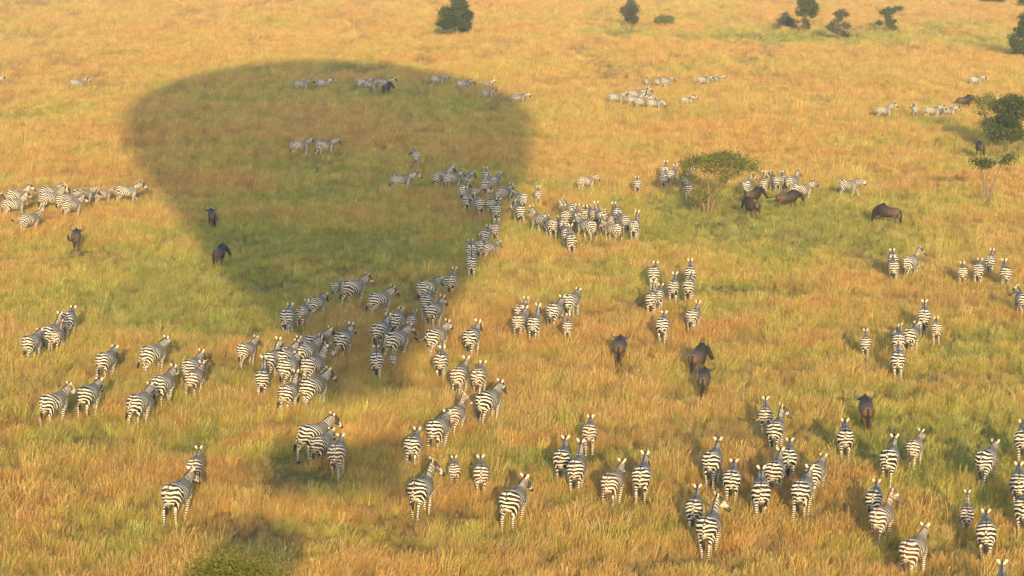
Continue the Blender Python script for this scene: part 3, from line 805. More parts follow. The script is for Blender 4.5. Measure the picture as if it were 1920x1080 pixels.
GNUS = [
 (1161, 653, 4, 'u', 1.0, 'hang', 'dark brown wildebeest facing away, alone in red grass at centre'),
 (1304, 672, 16, 'r', 1.08, 'hang', 'tan-flanked wildebeest with head turned, farther of the close pair'),
 (1319, 714, 4, 'u', .95, 'hang', 'smaller wildebeest facing away, nearer of the close pair'),
 (1626, 771, -5, 'u', 1.02, 'hang', 'single dark wildebeest with wide horns amid zebras in green grass'),
 (142, 446, 4, 'u', 1.0, 'side', 'wildebeest with curled tail standing below the side-on zebras'),
 (400, 406, -10, 'u', .92, 'hang', 'black wildebeest inside the shadow edge, farther from the viewer'),
 (406, 476, 24, 'r', .92, 'hang', 'wildebeest on the shadow edge with curved horns turned aside'),
 (722, 163, 30, 'r', 1.0, 'hang', 'blackish wildebeest in the far shaded row of zebras'),
 (1802, 188, 78, 'u', 1.05, 'hang', 'brown wildebeest side-on leading the zebra line to the bush'),
 (1841, 277, -18, 'u', 1.0, 'hang', 'dark wildebeest at the foot of the big bush in its shade'),
 (1417, 387, -36, 'u', 1.05, 'side', 'tan wildebeest angled away with tail swinging, by flat-topped tree'),
 (1406, 366, 42, 'r', 1.0, 'hang', 'dark wildebeest head and back behind the tan angled one'),
 (1466, 371, 84, 'u', 1.0, 'back', 'running wildebeest with its tail streaming straight behind'),
 (1676, 398, -74, 'd', 1.05, 'hang', 'grazing wildebeest with lowered head in green grass'),
]
# ------------------------------------------------------------------ grassland: colour field in world metres
def vnoise(x, y, cell, seed):
    xi, yi = np.floor(x / cell), np.floor(y / cell)
    fx, fy = x / cell - xi, y / cell - yi
    fx, fy = fx * fx * (3 - 2 * fx), fy * fy * (3 - 2 * fy)
    def h(a, b):
        v = np.sin(a * 127.1 + b * 311.7 + seed * 74.7) * 43758.5453
        return v - np.floor(v)
    return (h(xi, yi) * (1 - fx) + h(xi + 1, yi) * fx) * (1 - fy) + (h(xi, yi + 1) * (1 - fx) + h(xi + 1, yi + 1) * fx) * fy

def fbm(x, y, cell, seed, octs=3):
    s, a, n = 0, 1.0, 0
    xr, yr = x * .8 - y * .6, x * .6 + y * .8
    for k in range(octs):
        s = s + a * vnoise(xr, yr, cell / 2 ** k, seed + k * 3.1)
        n += a
        a *= .55
    return s / n

# green swards, some painting the balloon's shadow olive, and dry red-oat swards of the plain: (photo pixel of the middle, half sizes in photo pixels there, strength)
GREENS = [(330, 565, 350, 75, .82), (120, 600, 190, 60, .55), (1480, 430, 360, 60, .85), (1300, 520, 260, 50, .5), (1330, 400, 150, 40, .6), (650, 480, 260, 75, .75), (700, 175, 240, 38, .6),
          (1150, 65, 180, 12, .45), (1520, 72, 300, 18, .7), (1860, 75, 120, 30, .5), (560, 245, 60, 8, .3), (1180, 283, 110, 9, .6), (830, 262, 120, 12, .35),
          (1080, 520, 200, 90, .45), (1000, 440, 140, 60, .45), (1720, 800, 250, 70, .75), (1860, 640, 140, 70, .5), (1440, 590, 120, 50, .3), (1580, 450, 200, 60, .35),
          (1100, 850, 130, 40, .55), (700, 850, 110, 60, .5), (340, 830, 70, 30, .7), (70, 760, 60, 60, .3), (1500, 800, 140, 70, .4), (60, 215, 130, 30, .4),
          (1250, 470, 120, 40, .4), (690, 390, 200, 18, .5), (580, 435, 50, 22, .6), (330, 355, 40, 10, .6), (560, 328, 30, 6, .8), (1850, 270, 130, 45, .6), (460, 215, 40, 8, .7),
          (480, 272, 40, 6, .7), (160, 1060, 160, 30, .3), (940, 800, 60, 40, .4), (1840, 870, 140, 80, .5), (600, 95, 300, 22, .3), (900, 330, 170, 25, .35), (640, 135, 280, 18, .45), (600, 380, 260, 140, .42), (450, 200, 160, 60, .35), (850, 210, 140, 40, .4)]  # last wide entries green the grass inside the balloon's shadow, tinting its shade olive
REDS = [(120, 330, 220, 60, .6), (200, 420, 180, 40, .7), (560, 330, 280, 30, .25), (1420, 265, 300, 40, .4), (1150, 230, 260, 20, .4), (1620, 560, 150, 60, .6), (480, 830, 250, 70, .4),
        (1120, 760, 200, 70, .5), (250, 640, 240, 30, .5), (100, 900, 200, 120, .35), (1750, 330, 200, 40, .5), (950, 20, 900, 20, .3), (1020, 650, 160, 50, .5), (1500, 1000, 200, 60, .4), (500, 960, 700, 130, .35), (1400, 1000, 500, 90, .3)]
def ellipses(lst):
    out = []
    for px, py, rx, ry, a in lst:
        c = at(px, py)
        s = ppm(py)
        y0, y1 = at(px, max(py - ry, -120))[1], at(px, py + ry)[1]
        out.append((c[0], c[1], rx / s, max(abs(y0 - c[1]), abs(y1 - c[1])) * .5 + abs(y0 - y1) * .25, a))
    return out
GE, RE = ellipses(GREENS), ellipses(REDS)

def field(x, y):
    """how green and how red-gold the sward is at world x, y"""
    wx = (fbm(x, y, 9, 3) - .5) * 10
    wy = (fbm(x, y, 12, 9) - .5) * 22
    g = .27 + 0 * x
    for cx, cy, rx, ry, a in GE:
        g = np.maximum(g, a * 1.3 * np.exp(-(((x + wx - cx) / rx) ** 2 + ((y + wy - cy) / ry) ** 2)) + .12)
    far = smooth01(y, 150, 420)
    g = g + far * (.75 * (fbm(x, y * .28, 9, 61, 3) - .5) + .35 * (vnoise(x, y * .2, 3.2, 62) - .5))
    g = g + 1.0 * (fbm(x, y, 10, 1, 4) - .5) + .55 * (vnoise(x, y, 1.6, 5) - .5)
    r = .44 + 0 * x
    for cx, cy, rx, ry, a in RE:
        r = r + a * .55 * np.exp(-(((x + wx - cx) / rx) ** 2 + ((y + wy - cy) / ry) ** 2))
    r = r + far * .6 * (fbm(x, y * .25, 11, 66, 3) - .5)
    r = r + 1.2 * (fbm(x, y, 14, 21, 4) - .5) + .5 * (vnoise(x, y, 2.1, 8) - .5)
    return np.clip(g, 0, 1), np.clip(r, 0, 1)

def thatch(x, y):
    """matted old growth between the tussocks, 0 to 1"""
    t = .5 * vnoise(x, y * .8, .55, 51) + .5 * vnoise(x + 3, y * .8, 1.3, 52) + .6 * (fbm(x, y, 4.5, 53, 2) - .5)
    f = smooth01(y, 130, 380)
    t = t + f * (.9 * (fbm(x, y * .14, 2.6, 71, 2) - .5) + .5 * (vnoise(x, y * .12, 1.1, 72) - .5) + .5 * (fbm(x, y * .3, 14, 73, 2) - .5))
    return smooth01(t, .46, .80)

def sward(T, kind, tip=None, rnd=None):
    g, r = T.attr('gr', kind).outputs['Fac'], T.attr('tn', kind).outputs['Fac']
    straw, gold, green, lush = (.55, .395, .088), (.59, .300, .052), (.46, .43, .046), (.22, .295, .032)
    dry = T.mix(r, straw, gold)
    greenery = T.mix(T.ramp(g, .55, 1.0), green, lush)
    col = T.mix(T.ramp(g, .22, .62), dry, greenery)
    return col

def ground_material():
    m = bpy.data.materials.new('dry_ground')
    T = NT(m)
    col = sward(T, 'GEOMETRY')
    col = T.mix(T.math('MULTIPLY', T.attr('th').outputs['Fac'], .6), col, (.15, .11, .045))
    ge = T.n('ShaderNodeNewGeometry')
    n1 = T.n('ShaderNodeTexNoise', in_Scale=2.3, in_Detail=8.0, in_Roughness=.7)
    T.l(ge.outputs['Position'], n1.inputs['Vector'])
    n2 = T.n('ShaderNodeTexNoise', in_Scale=9.0, in_Detail=6.0, in_Roughness=.7)
    T.l(ge.outputs['Position'], n2.inputs['Vector'])
    soil = T.mix(n2.outputs['Fac'], (.15, .095, .045), (.26, .165, .08))
    col = T.mix(T.ramp(n1.outputs['Fac'], .35, .7, .25, .65), col, soil)
    p = T.bsdf(col, .95, .05)
    b = T.n('ShaderNodeBump', in_Strength=1.0, in_Distance=.25)
    T.l(n2.outputs['Fac'], b.inputs['Height'])
    T.l(b.outputs[0], p.inputs['Normal'])
    return m

def grass_material():
    m = bpy.data.materials.new('grass_blades')
    T = NT(m)
    col = sward(T, 'INSTANCER')
    col = T.mix(T.math('MULTIPLY', T.attr('th', 'INSTANCER').outputs['Fac'], .62), col, (.155, .115, .045))
    tip, rnd = T.attr('tip').outputs['Fac'], T.attr('rnd').outputs['Fac']
    oi = T.n('ShaderNodeObjectInfo')
    # each blade and each tuft has its own shade of dryness
    pale = T.mix(.5, col, (.80, .63, .32))
    rust = T.mix(.5, col, (.40, .185, .06))
    old = T.mix(.55, col, (.12, .08, .03))
    col = T.mix(T.ramp(rnd, .60, .95, 0, .95), col, pale)
    col = T.mix(T.ramp(rnd, .36, .02, 0, .95), col, old)
    col = T.mix(T.ramp(oi.outputs['Random'], .55, 1.0, 0, .7), col, rust)
    col = T.mix(T.ramp(oi.outputs['Random'], .40, .0, 0, .55), col, pale)
    shade = T.math('ADD', T.math('MULTIPLY', T.math('FRACT', T.math('MULTIPLY', oi.outputs['Random'], 17.31)), .62), .62)
    col = T.mix(1.0, col, shade, 'MULTIPLY')
    head = T.mix(.45, col, (.50, .27, .10))
    col = T.mix(T.ramp(tip, .72, .86), col, head)
    d = T.n('ShaderNodeBsdfDiffuse')
    t = T.n('ShaderNodeBsdfTranslucent')
    T.l(col, d.inputs['Color']); T.l(col, t.inputs['Color'])
    mx = T.n('ShaderNodeMixShader', in_0=.28)
    T.l(d.outputs[0], mx.inputs[1]); T.l(t.outputs[0], mx.inputs[2])
    T.l(mx.outputs[0], T.out.inputs[0])
    return m

# the ground: one sheet, fine where the herd stands, out to the horizon
def axis(lo, hi, step, far):
    a = np.arange(lo, hi + step * .5, step)
    e = []
    d, p = step, 0.0
    while p < far:
        d *= 1.35
        p += d
        e.append(p)
    e = np.array(e)
    return np.concatenate([(lo - e)[::-1], a, hi + e])
gx, gy = axis(-125, 125, 1.0, 7000), axis(66, 640, 1.2, 7000)
XX, YY = np.meshgrid(gx, gy)
vx, vy = XX.ravel(), YY.ravel()
nx, ny = len(gx), len(gy)
ii = (np.arange(ny - 1)[:, None] * nx + np.arange(nx - 1)[None]).ravel()
gm = fast_mesh('ground', np.stack([vx, vy, 0 * vx], 1), np.stack([ii, ii + 1, ii + nx + 1, ii + nx], 1))
g_, r_ = field(vx, vy)
attr(gm, 'gr', g_); attr(gm, 'tn', r_); attr(gm, 'th', thatch(vx, vy))
tag(link('ground', gm, None, ground_material()), kind='structure')

# grass tufts
M_GRASS = grass_material()
def tuft(name, n, hmin, hmax, spread, lean, width, seed, headed):
    R = np.random.default_rng(seed)
    V, Q, tip, rnd = [], [], [], []
    for b in range(n):
        a, d = R.uniform(0, 2 * math.pi), spread * math.sqrt(R.uniform(0, 1))
        base = np.array([d * math.cos(a), d * math.sin(a), -.02])
        h = R.uniform(hmin, hmax)
        la = a + R.normal(0, .8)
        ln = abs(R.normal(lean, lean * .5)) * h
        dirv = np.array([math.cos(la) * ln, math.sin(la) * ln, 0]) + np.array([.22, .05, 0]) * h * lean * 2
        fa = R.uniform(0, math.pi)
        wv = np.array([math.cos(fa), math.sin(fa), 0]) * width
        rr = R.uniform()
        prof = [(0, 1.0), (.45, .8), (.78, .55), (.84, 1.5 if headed else .4), (1.0, .12)]
        o = len(V)
        for t, w in prof:
            c = base + np.array([0, 0, h * (t - .18 * lean * t * t)]) + dirv * t ** 1.8
            V += [c - wv * w, c + wv * w]
            tip += [t, t]
            rnd += [rr, rr]
        for k in range(len(prof) - 1):
            Q.append((o + 2 * k, o + 2 * k + 1, o + 2 * k + 3, o + 2 * k + 2))
    me = fast_mesh(name, np.array(V), np.array(Q))
    attr(me, 'tip', tip); attr(me, 'rnd', rnd)
    me.materials.append(M_GRASS)
    return me
tufts = bpy.data.collections.new('tufts')           # kept out of the scene: only the grass draws from it
for k in range(6): tufts.objects.link(bpy.data.objects.new('tuft_a%d' % k, tuft('dry_tuft', 40, .26, .54, .18, .25, .0046, 40 + k, True)))
for k in range(4): tufts.objects.link(bpy.data.objects.new('tuft_b%d' % k, tuft('green_tuft', 40, .14, .38, .17, .42, .0056, 60 + k, False)))

def scatter():
    # how thick it stands falls off with distance from the balloon's flight line
    d0, d1 = 70.0, 630.0
    edges = np.geomspace(d0, d1, 40)
    X, Yv, S = [], [], []
    for a, b in zip(edges[:-1], edges[1:]):
        m = .5 * (a + b)
        half = m * .19 + 4
        dens = 20.0 * min(1.0, (125.0 / m)) ** 1.6
        n = int((b - a) * 2 * half * dens)
        X.append(rng.uniform(-half, half, n)); Yv.append(rng.uniform(a, b, n))
        S.append(np.full(n, min(1.9, max(1.0, (m / 135.0) ** .45))))
    return np.concatenate(X), np.concatenate(Yv), np.concatenate(S)
tx, ty, ts = scatter()
g_, r_ = field(tx, ty)
th_ = thatch(tx, ty)
bare = fbm(tx, ty, 2.2, 77, 2)
keep = bare > .0
tx, ty, ts, g_, r_, th_ = tx[keep], ty[keep], ts[keep], g_[keep], r_[keep], th_[keep]
n_t = len(tx)
pts = bpy.data.meshes.new('grass')
pts.vertices.add(n_t)
pts.vertices.foreach_set('co', np.stack([tx, ty, 0 * tx], 1).astype(np.float32).ravel())
pts.update()
height = ts * rng.uniform(.55, 1.15, n_t) * (.72 + .5 * fbm(tx, ty, 5, 31, 3)) * (1.0 - .12 * g_) * (1.12 - .50 * th_)
big = rng.uniform(0, 1, n_t) < .018                  # tall single tussocks
height = np.where(big, height * 1.5, height)
for row in HERD + GNUS:                              # trampled and grazed where the animals stand
    c = at(row[0], row[1], .9)
    near = (np.abs(tx - c[0]) < 3) & (np.abs(ty - c[1]) < 4)
    d = np.hypot((tx[near] - c[0]) / .9, (ty[near] - c[1] + .2) / 1.5)
    height[near] *= .95 + .05 * smooth01(d, .5, 1.9)
attr(pts, 'gr', np.clip(g_ + rng.normal(0, .13, n_t), 0, 1))
attr(pts, 'tn', np.clip(r_ + rng.normal(0, .16, n_t), 0, 1))
attr(pts, 'size', height)
attr(pts, 'th', th_)
attr(pts, 'turn', np.stack([rng.normal(0, .10, n_t), rng.normal(.08, .10, n_t), rng.uniform(-.9, .9, n_t) + np.pi * 2 * (rng.uniform(0, 1, n_t) < .0)], 1))
a_ = pts.attributes.new('which', 'INT', 'POINT')
a_.data.foreach_set('value', np.where(rng.uniform(0, 1, n_t) < np.clip((g_ - .35) * 1.8, 0, .85), rng.integers(6, 10, n_t), rng.integers(0, 6, n_t)).astype(np.int32))
grass = tag(link('grass', pts), 'tall dry savanna grass in gold, rust and green patches', 'grass', kind='stuff')
ng = bpy.data.node_groups.new('grass_tufts', 'GeometryNodeTree')
ng.interface.new_socket('Geometry', in_out='INPUT', socket_type='NodeSocketGeometry')
ng.interface.new_socket('Geometry', in_out='OUTPUT', socket_type='NodeSocketGeometry')
N = ng.nodes.new
gi, go = N('NodeGroupInput'), N('NodeGroupOutput')
ci = N('GeometryNodeCollectionInfo')
ci.inputs['Collection'].default_value = tufts
ci.inputs['Separate Children'].default_value = True
ci.inputs['Reset Children'].default_value = True
iop = N('GeometryNodeInstanceOnPoints')
iop.inputs['Pick Instance'].default_value = True
def named(nm, ty_):
    nd = N('GeometryNodeInputNamedAttribute')
    nd.data_type = ty_
    nd.inputs['Name'].default_value = nm
    return nd.outputs['Attribute']
e2r = N('FunctionNodeEulerToRotation')
L_ = ng.links.new
L_(named('turn', 'FLOAT_VECTOR'), e2r.inputs[0])
L_(gi.outputs[0], iop.inputs['Points'])
L_(ci.outputs[0], iop.inputs['Instance'])
L_(named('which', 'INT'), iop.inputs['Instance Index'])
L_(e2r.outputs[0], iop.inputs['Rotation'])
L_(named('size', 'FLOAT'), iop.inputs['Scale'])
L_(iop.outputs[0], go.inputs[0])
md = grass.modifiers.new('tufts', 'NODES')
md.node_group = ng

# ------------------------------------------------------------------ the balloon that carries the viewer: its shadow lies on the plain
B_PROFILE = [(3, 2.0), (4.2, 3.0), (5.2, 3.9), (7.3, 5.65), (9.3, 7.15), (11.4, 8.56), (14.5, 10.66), (17.6, 12.76), (20.8, 14.56), (23.9, 15.95), (27, 16.85), (29, 17.0), (31.5, 16.6), (34, 15.4), (36.5, 13.3), (38.8, 10.2), (40.5, 6.8), (41.3, 3.5), (41.6, .3)]
def balloon():
    b = empty('hot_air_balloon', (-.2, -1.1, CAM_H))
    tag(b, 'hot air balloon over the viewer that throws the huge round shadow', 'balloon')
    pr = resample(B_PROFILE, 60)
    seg = 72
    V, Q = [], []
    for zz, rr in pr:
        ox = .7 - .092 * (zz - 4)
        for k in range(seg):
            a = 2 * math.pi * k / seg
            bulge = 1 + .018 * abs(math.sin(a * 12))
            V.append((ox + max(rr, .02) * math.cos(a) * bulge, max(rr, .02) * math.sin(a) * bulge, zz))
    for i in range(len(pr) - 1):
        for k in range(seg):
            k2 = (k + 1) % seg
            Q.append((i * seg + k, i * seg + k2, (i + 1) * seg + k2, (i + 1) * seg + k))
    env = mesh_from('envelope', V, Q)
    m = bpy.data.materials.new('balloon_fabric')
    T = NT(m)
    tc = T.n('ShaderNodeTexCoord')
    sp = T.n('ShaderNodeSeparateXYZ')
    T.l(tc.outputs['Object'], sp.inputs[0])
    s = T.math('SINE', T.math('MULTIPLY', sp.outputs['Z'], .8))
    T.bsdf(T.mix(T.ramp(s, -.1, .1), (.45, .09, .03), (.70, .45, .06)), .6, .3)
    e = link('envelope', env, b, m)
    sk = resample([(1.55, 1.55), (2.0, 1.7), (2.6, 1.88), (3.0, 2.0)], 8)
    sv = [(.75 - .05 * (3 - zz) + rr * math.cos(2 * math.pi * k / seg), rr * math.sin(2 * math.pi * k / seg), zz) for zz, rr in sk for k in range(seg)]
    sf = [(i * seg + k, i * seg + (k + 1) % seg, (i + 1) * seg + (k + 1) % seg, (i + 1) * seg + k) for i in range(7) for k in range(seg)]
    so = link('skirt', mesh_from('skirt', sv, sf), b, m)
    so.modifiers.new('cloth', 'SOLIDIFY').thickness = .02
    sol = e.modifiers.new('cloth', 'SOLIDIFY')
    sol.thickness = .03
    wick = plain_material('wicker', (.30, .17, .07), .8, .2, .5, 30)
    def box(x0, x1, y0, y1, z0, z1):
        v = [(x, y, z) for z in (z0, z1) for y in (y0, y1) for x in (x0, x1)]
        return v, [(0, 2, 3, 1), (4, 5, 7, 6), (0, 1, 5, 4), (2, 6, 7, 3), (0, 4, 6, 2), (1, 3, 7, 5)]
    x0, x1, y0, y1 = -2.3, 2.0, -.95, .95
    walls = [box(x0, x1, y0, y1, -1.85, -1.78), box(x0, x1, y1 - .07, y1, -1.78, -.62), box(x0, x1, y0, y0 + .07, -1.78, -.62),
             box(x0, x0 + .07, y0 + .07, y1 - .07, -1.78, -.62), box(x1 - .07, x1, y0 + .07, y1 - .07, -1.78, -.62)]
    link('basket', mesh_from('basket', *join(walls), smooth=False), b, wick)
    leather = plain_material('leather_rim', (.10, .05, .02), .5, .4)
    rim = [(x0, y0), (x1, y0), (x1, y1), (x0, y1), (x0, y0)]
    tubes = []
    for (ax, ay), (bx, by) in zip(rim[:-1], rim[1:]):
        p = np.linspace((ax, ay, -.60), (bx, by, -.60), 4)
        l = np.array([by - ay, ax - bx, 0]) / math.hypot(bx - ax, by - ay)
        tubes.append(loft(p, np.repeat(l[None], 4, 0), np.full((4, 2), .055), 8))
    link('rim', mesh_from('rim', *join(tubes)), b, leather)
    steel = plain_material('burner_steel', (.45, .45, .45), .3, .6)
    fr = []
    for cx, cy in ((x0, y0), (x1, y0), (x1, y1), (x0, y1)):
        p = np.linspace((cx, cy, -.6), (cx * .35, cy * .5, 1.15), 4)
        fr.append(loft(p, lat_y(4), np.full((4, 2), .03), 8))
    for k in range(4):
        p = np.array([(-.45 + .3 * k, 0, z) for z in (1.05, 1.2, 1.5, 1.75)])
        fr.append(loft(p, lat_y(4), np.array([[.05, .05], [.13, .13], [.14, .14], [.11, .11]]), 10))
    fr.append(box(-.7, .67, -.45, .45, 1.10, 1.16))
    link('burner', mesh_from('burner', *join(fr)), b, steel)
    cab = []
    for k in range(16):
        a = 2 * math.pi * k / 16
        p = np.linspace((.66 * math.cos(a), .44 * math.sin(a), 1.16), (.8 + 1.95 * math.cos(a), 1.95 * math.sin(a), 3.05), 3)
        cab.append(loft(p, lat_y(3), np.full((3, 2), .012), 5))
    link('cables', mesh_from('cables', *join(cab)), b, steel)
balloon()

# ------------------------------------------------------------------ trees and bushes
def bark(name, a, b):
    m = bpy.data.materials.new(name)
    T = NT(m)
    tc = T.n('ShaderNodeTexCoord')
    n = T.n('ShaderNodeTexNoise', in_Scale=7.0, in_Detail=5.0)
    T.l(tc.outputs['Object'], n.inputs['Vector'])
    T.bsdf(T.mix(n.outputs['Fac'], a, b), .9, .1)
    return m
def leaf_material(name, a, b):
    m = bpy.data.materials.new(name)
    T = NT(m)
    r = T.attr('rnd').outputs['Fac']
    col = T.mix(r, a, b)
    d = T.n('ShaderNodeBsdfDiffuse'); t = T.n('ShaderNodeBsdfTranslucent')
    T.l(col, d.inputs['Color']); T.l(col, t.inputs['Color'])
    mx = T.n('ShaderNodeMixShader', in_0=.3)
    T.l(d.outputs[0], mx.inputs[1]); T.l(t.outputs[0], mx.inputs[2])
    T.l(mx.outputs[0], T.out.inputs[0])
    return m
M_BARK = bark('tan_bark', (.13, .075, .04), (.24, .15, .08))
M_BARK_D = bark('grey_bark', (.12, .085, .06), (.22, .16, .11))
M_LEAF_D = leaf_material('dark_leaves', (.034, .048, .017), (.115, .135, .046))
M_LEAF_A = leaf_material('acacia_leaves', (.075, .088, .024), (.20, .20, .052))
M_LEAF_L = leaf_material('light_leaves', (.09, .11, .03), (.20, .21, .06))
M_LEAF_O = leaf_material('olive_leaves', (.06, .078, .014), (.20, .20, .036))
M_LEAF_G = leaf_material('grey_leaves', (.06, .064, .034), (.14, .135, .075))

def leaves(clumps, per_m2, size, seed):
    """leaf-sized faces gathered in sprays through each clump: (x, y, z, rx, ry, rz)"""
    R = np.random.default_rng(seed)
    C, rn = [], []
    for cx, cy, cz, rx, ry, rz in clumps:
        sprays = max(6, int(26 * (rx * ry + rx * rz + ry * rz)))
        tone = R.uniform(.0, .55)
        for s in range(sprays):
            u = R.normal(size=3)
            u /= np.linalg.norm(u)
            rad = R.uniform(.25, 1.30) ** .7
            c = np.array([cx, cy, cz]) + u * rad * np.array([rx, ry, rz])
            n = max(4, int(per_m2 * (rx * ry + rx * rz + ry * rz) * 4 / sprays))
            sp = .16 + .10 * R.uniform()
            C.append(c + R.normal(size=(n, 3)) * sp * np.array([1, 1, .6]))
            rn.append(np.clip(tone + R.uniform(0, .3) + R.uniform(0, .35, n), 0, 1))
    C, rn = np.vstack(C), np.concatenate(rn)
    ok = C[:, 2] > .05
    C, rn = C[ok], rn[ok]
    n = len(C)
    a = R.normal(size=(n, 3)); a /= np.linalg.norm(a, axis=1)[:, None]
    b = np.cross(a, R.normal(size=(n, 3))); b /= np.linalg.norm(b, axis=1)[:, None]
    s = (size * R.uniform(.6, 1.3, n))[:, None]
    V = np.stack([C - a * s, C - b * s * .5, C + a * s, C + b * s * .5], 1).reshape(-1, 3)
    me = fast_mesh('leaves', V, np.arange(4 * n).reshape(n, 4))
    attr(me, 'rnd', np.repeat(rn, 4))
    return me

def limb(pts_, sides=8):
    """tapered limb: rows of x, y, z, radius"""
    c = resample(pts_, max(6, 3 * len(pts_)))
    c[:, 3] = np.maximum(c[:, 3], .008)
    return loft(c[:, :3], np.repeat(np.array([[.8, .6, .05]]), len(c), 0), np.stack([c[:, 3], c[:, 3]], 1), sides)

def tree(name, label, cat, px, py, stems, clumps, dens, size, leaf, wood, seed, group=None, h_base=0.0):
    """stems: lists of (dx, depth, up, thickness) and clumps (dx, depth, up, rx, rdepth, ry), all in photo pixels at the foot's scale"""
    s = ppm(py)
    R = random.Random(seed)
    o = empty(name, at(px, py))
    tag(o, label, cat, group)
    cl = []
    for cx, cd, cu, rx, rd, ry in clumps:
        cl.append((cx / s, cd / s, cu / s, rx / s, rd / s, ry / s))
    parts = [limb([(x / s, d / s, u / s - (.05 if u == 0 else 0), t / s * .5) for x, d, u, t in st]) for st in stems]
    # branches from the nearest stem point to every clump, with twigs
    sp = np.array([(x / s, d / s, u / s, t / s * .5) for st in stems for x, d, u, t in st])
    for cx, cy, cz, rx, ry, rz in cl:
        below = sp[sp[:, 2] <= cz + .1]
        if not len(below): below = sp
        k = np.linalg.norm(below[:, :3] - np.array([cx, cy, cz]), axis=1).argmin()
        b = below[k]
        r0 = max(.015, min(b[3] * .7, .07))
        mid = (b[:3] + np.array([cx, cy, cz])) / 2 + np.array([R.uniform(-.1, .1), R.uniform(-.1, .1), -.05])
        parts.append(limb([(*b[:3], r0), (*mid, r0 * .75), (cx, cy, cz, r0 * .45)], 6))
        for q in range(4):
            a = R.uniform(0, 6.28)
            e = np.array([cx + rx * .8 * math.cos(a), cy + ry * .8 * math.sin(a), cz + rz * R.uniform(-.2, .7)])
            parts.append(limb([(cx, cy, cz, r0 * .5), (*((np.array([cx, cy, cz]) + e) / 2 + np.array([0, 0, .03])), r0 * .35), (*e, .007)], 5))
    link('trunk', mesh_from('trunk', *join(parts)), o, wood)
    link('crown', leaves(cl, dens, size, seed), o, leaf)
    return o

def rnd_clumps(n, cx, cu, rx, ru, rd, r0, r1, seed, flat=1.0):
    R = random.Random(seed)
    out = []
    for k in range(n):
        a, q = R.uniform(0, 6.283), math.sqrt(R.uniform(0, 1))
        z = R.uniform(-1, 1)
        w = math.sqrt(max(0, 1 - z * z)) * q
        r = R.uniform(r0, r1)
        out.append((cx + rx * w * math.cos(a), rd * w * math.sin(a), cu + ru * z, r, r, r * flat))
    return out

FAR = 'scattered trees and bushes along the far side'
tree('dense_tree', 'round dark tree cut by the top edge, alone on a tan trunk', 'tree', 858, 71, [[(0, 0, 0, 8), (0, 0, 12, 7), (-1, 0, 26, 6), (2, 0, 48, 4)], [(-1, 0, 14, 5), (-16, 4, 28, 3)], [(1, 0, 14, 5), (18, -3, 26, 3)]],
     rnd_clumps(26, -2, 42, 27, 26, 24, 6, 11, 1) + rnd_clumps(10, -3, 26, 30, 8, 22, 8, 10, 2), 115, .13, M_LEAF_D, M_BARK, 1, FAR)
tree('dense_tree', 'small dark tree on pale forked trunk beside a low green bush', 'tree', 1181, 55, [[(-3, 0, 0, 3), (-1, 0, 10, 3), (1, 0, 30, 2)], [(4, 0, 0, 2.5), (3, 0, 10, 2), (8, 0, 18, 1.5)]],
     rnd_clumps(11, 1, 35, 13, 14, 12, 6, 9, 3) + rnd_clumps(6, 4, 16, 15, 5, 10, 5, 7, 4), 115, .12, M_LEAF_G, M_BARK, 3, FAR)
tree('low_bush', 'low spreading grey-green bush beside the small dark tree', 'bush', 1242, 52, [[(0, 0, 0, 3), (2, 0, 8, 2), (12, 0, 12, 1)], [(-2, 0, 0, 2), (-16, 0, 8, 1)]],
     rnd_clumps(12, 4, 11, 24, 8, 16, 5, 8, 5, .8), 130, .12, M_LEAF_L, M_BARK, 5, FAR)
tree('dense_tree', 'dark round-crowned tree on a leaning bent trunk near the top', 'tree', 1501, 65, [[(0, 0, 0, 4), (3, 0, 10, 3.5), (8, 0, 20, 3), (10, 0, 40, 2)]],
     rnd_clumps(14, 11, 50, 17, 15, 15, 6, 10, 6) + rnd_clumps(5, 12, 24, 7, 9, 6, 4, 6, 7), 115, .12, M_LEAF_D, M_BARK, 6, FAR)
tree('low_bush', 'leaning grey bush touching the bent trunk of a dark tree', 'bush', 1486, 58, [[(0, 0, 0, 3), (-4, 0, 8, 2.5), (-14, 0, 18, 2)], [(0, 0, 3, 2), (10, 0, 12, 1)]],
     rnd_clumps(9, -14, 20, 13, 8, 10, 5, 7, 8) + rnd_clumps(3, 4, 14, 9, 4, 6, 3, 4, 9), 120, .11, M_LEAF_G, M_BARK_D, 8, FAR)
tree('open_tree', 'thin grey tree with two separate tufts, middle of the far row', 'tree', 1574, 76, [[(0, 0, 0, 4), (0, 0, 14, 3), (-2, 0, 34, 2.5), (-1, 0, 48, 1.5)], [(0, 0, 8, 2.5), (-18, 0, 24, 1.5)], [(0, 0, 8, 2.5), (12, 0, 14, 1.5)]],
     rnd_clumps(7, 3, 48, 12, 6, 9, 4, 7, 10) + rnd_clumps(9, -3, 26, 17, 8, 10, 4, 7, 11) + rnd_clumps(4, 10, 12, 8, 5, 6, 4, 5, 12), 120, .11, M_LEAF_G, M_BARK, 10, FAR)
tree('open_tree', 'ragged layered tree with open side branches, end of far row', 'tree', 1664, 62, [[(0, 0, 0, 3.5), (0, 0, 16, 3), (-1, 0, 38, 2)], [(0, 0, 12, 2), (-16, 0, 18, 1.3)], [(-1, 0, 32, 2), (18, 0, 44, 1)]],
     [(4, 0, 43, 10, 8, 5), (18, 2, 46, 8, 6, 3), (-6, 0, 39, 9, 6, 4), (-1, 0, 32, 6, 5, 4), (2, 0, 26, 6, 5, 4), (-16, 0, 19, 7, 5, 4), (5, 0, 19, 8, 6, 5), (8, 0, 10, 8, 6, 6), (13, 1, 22, 5, 4, 3)], 190, .11, M_LEAF_D, M_BARK, 13, FAR)
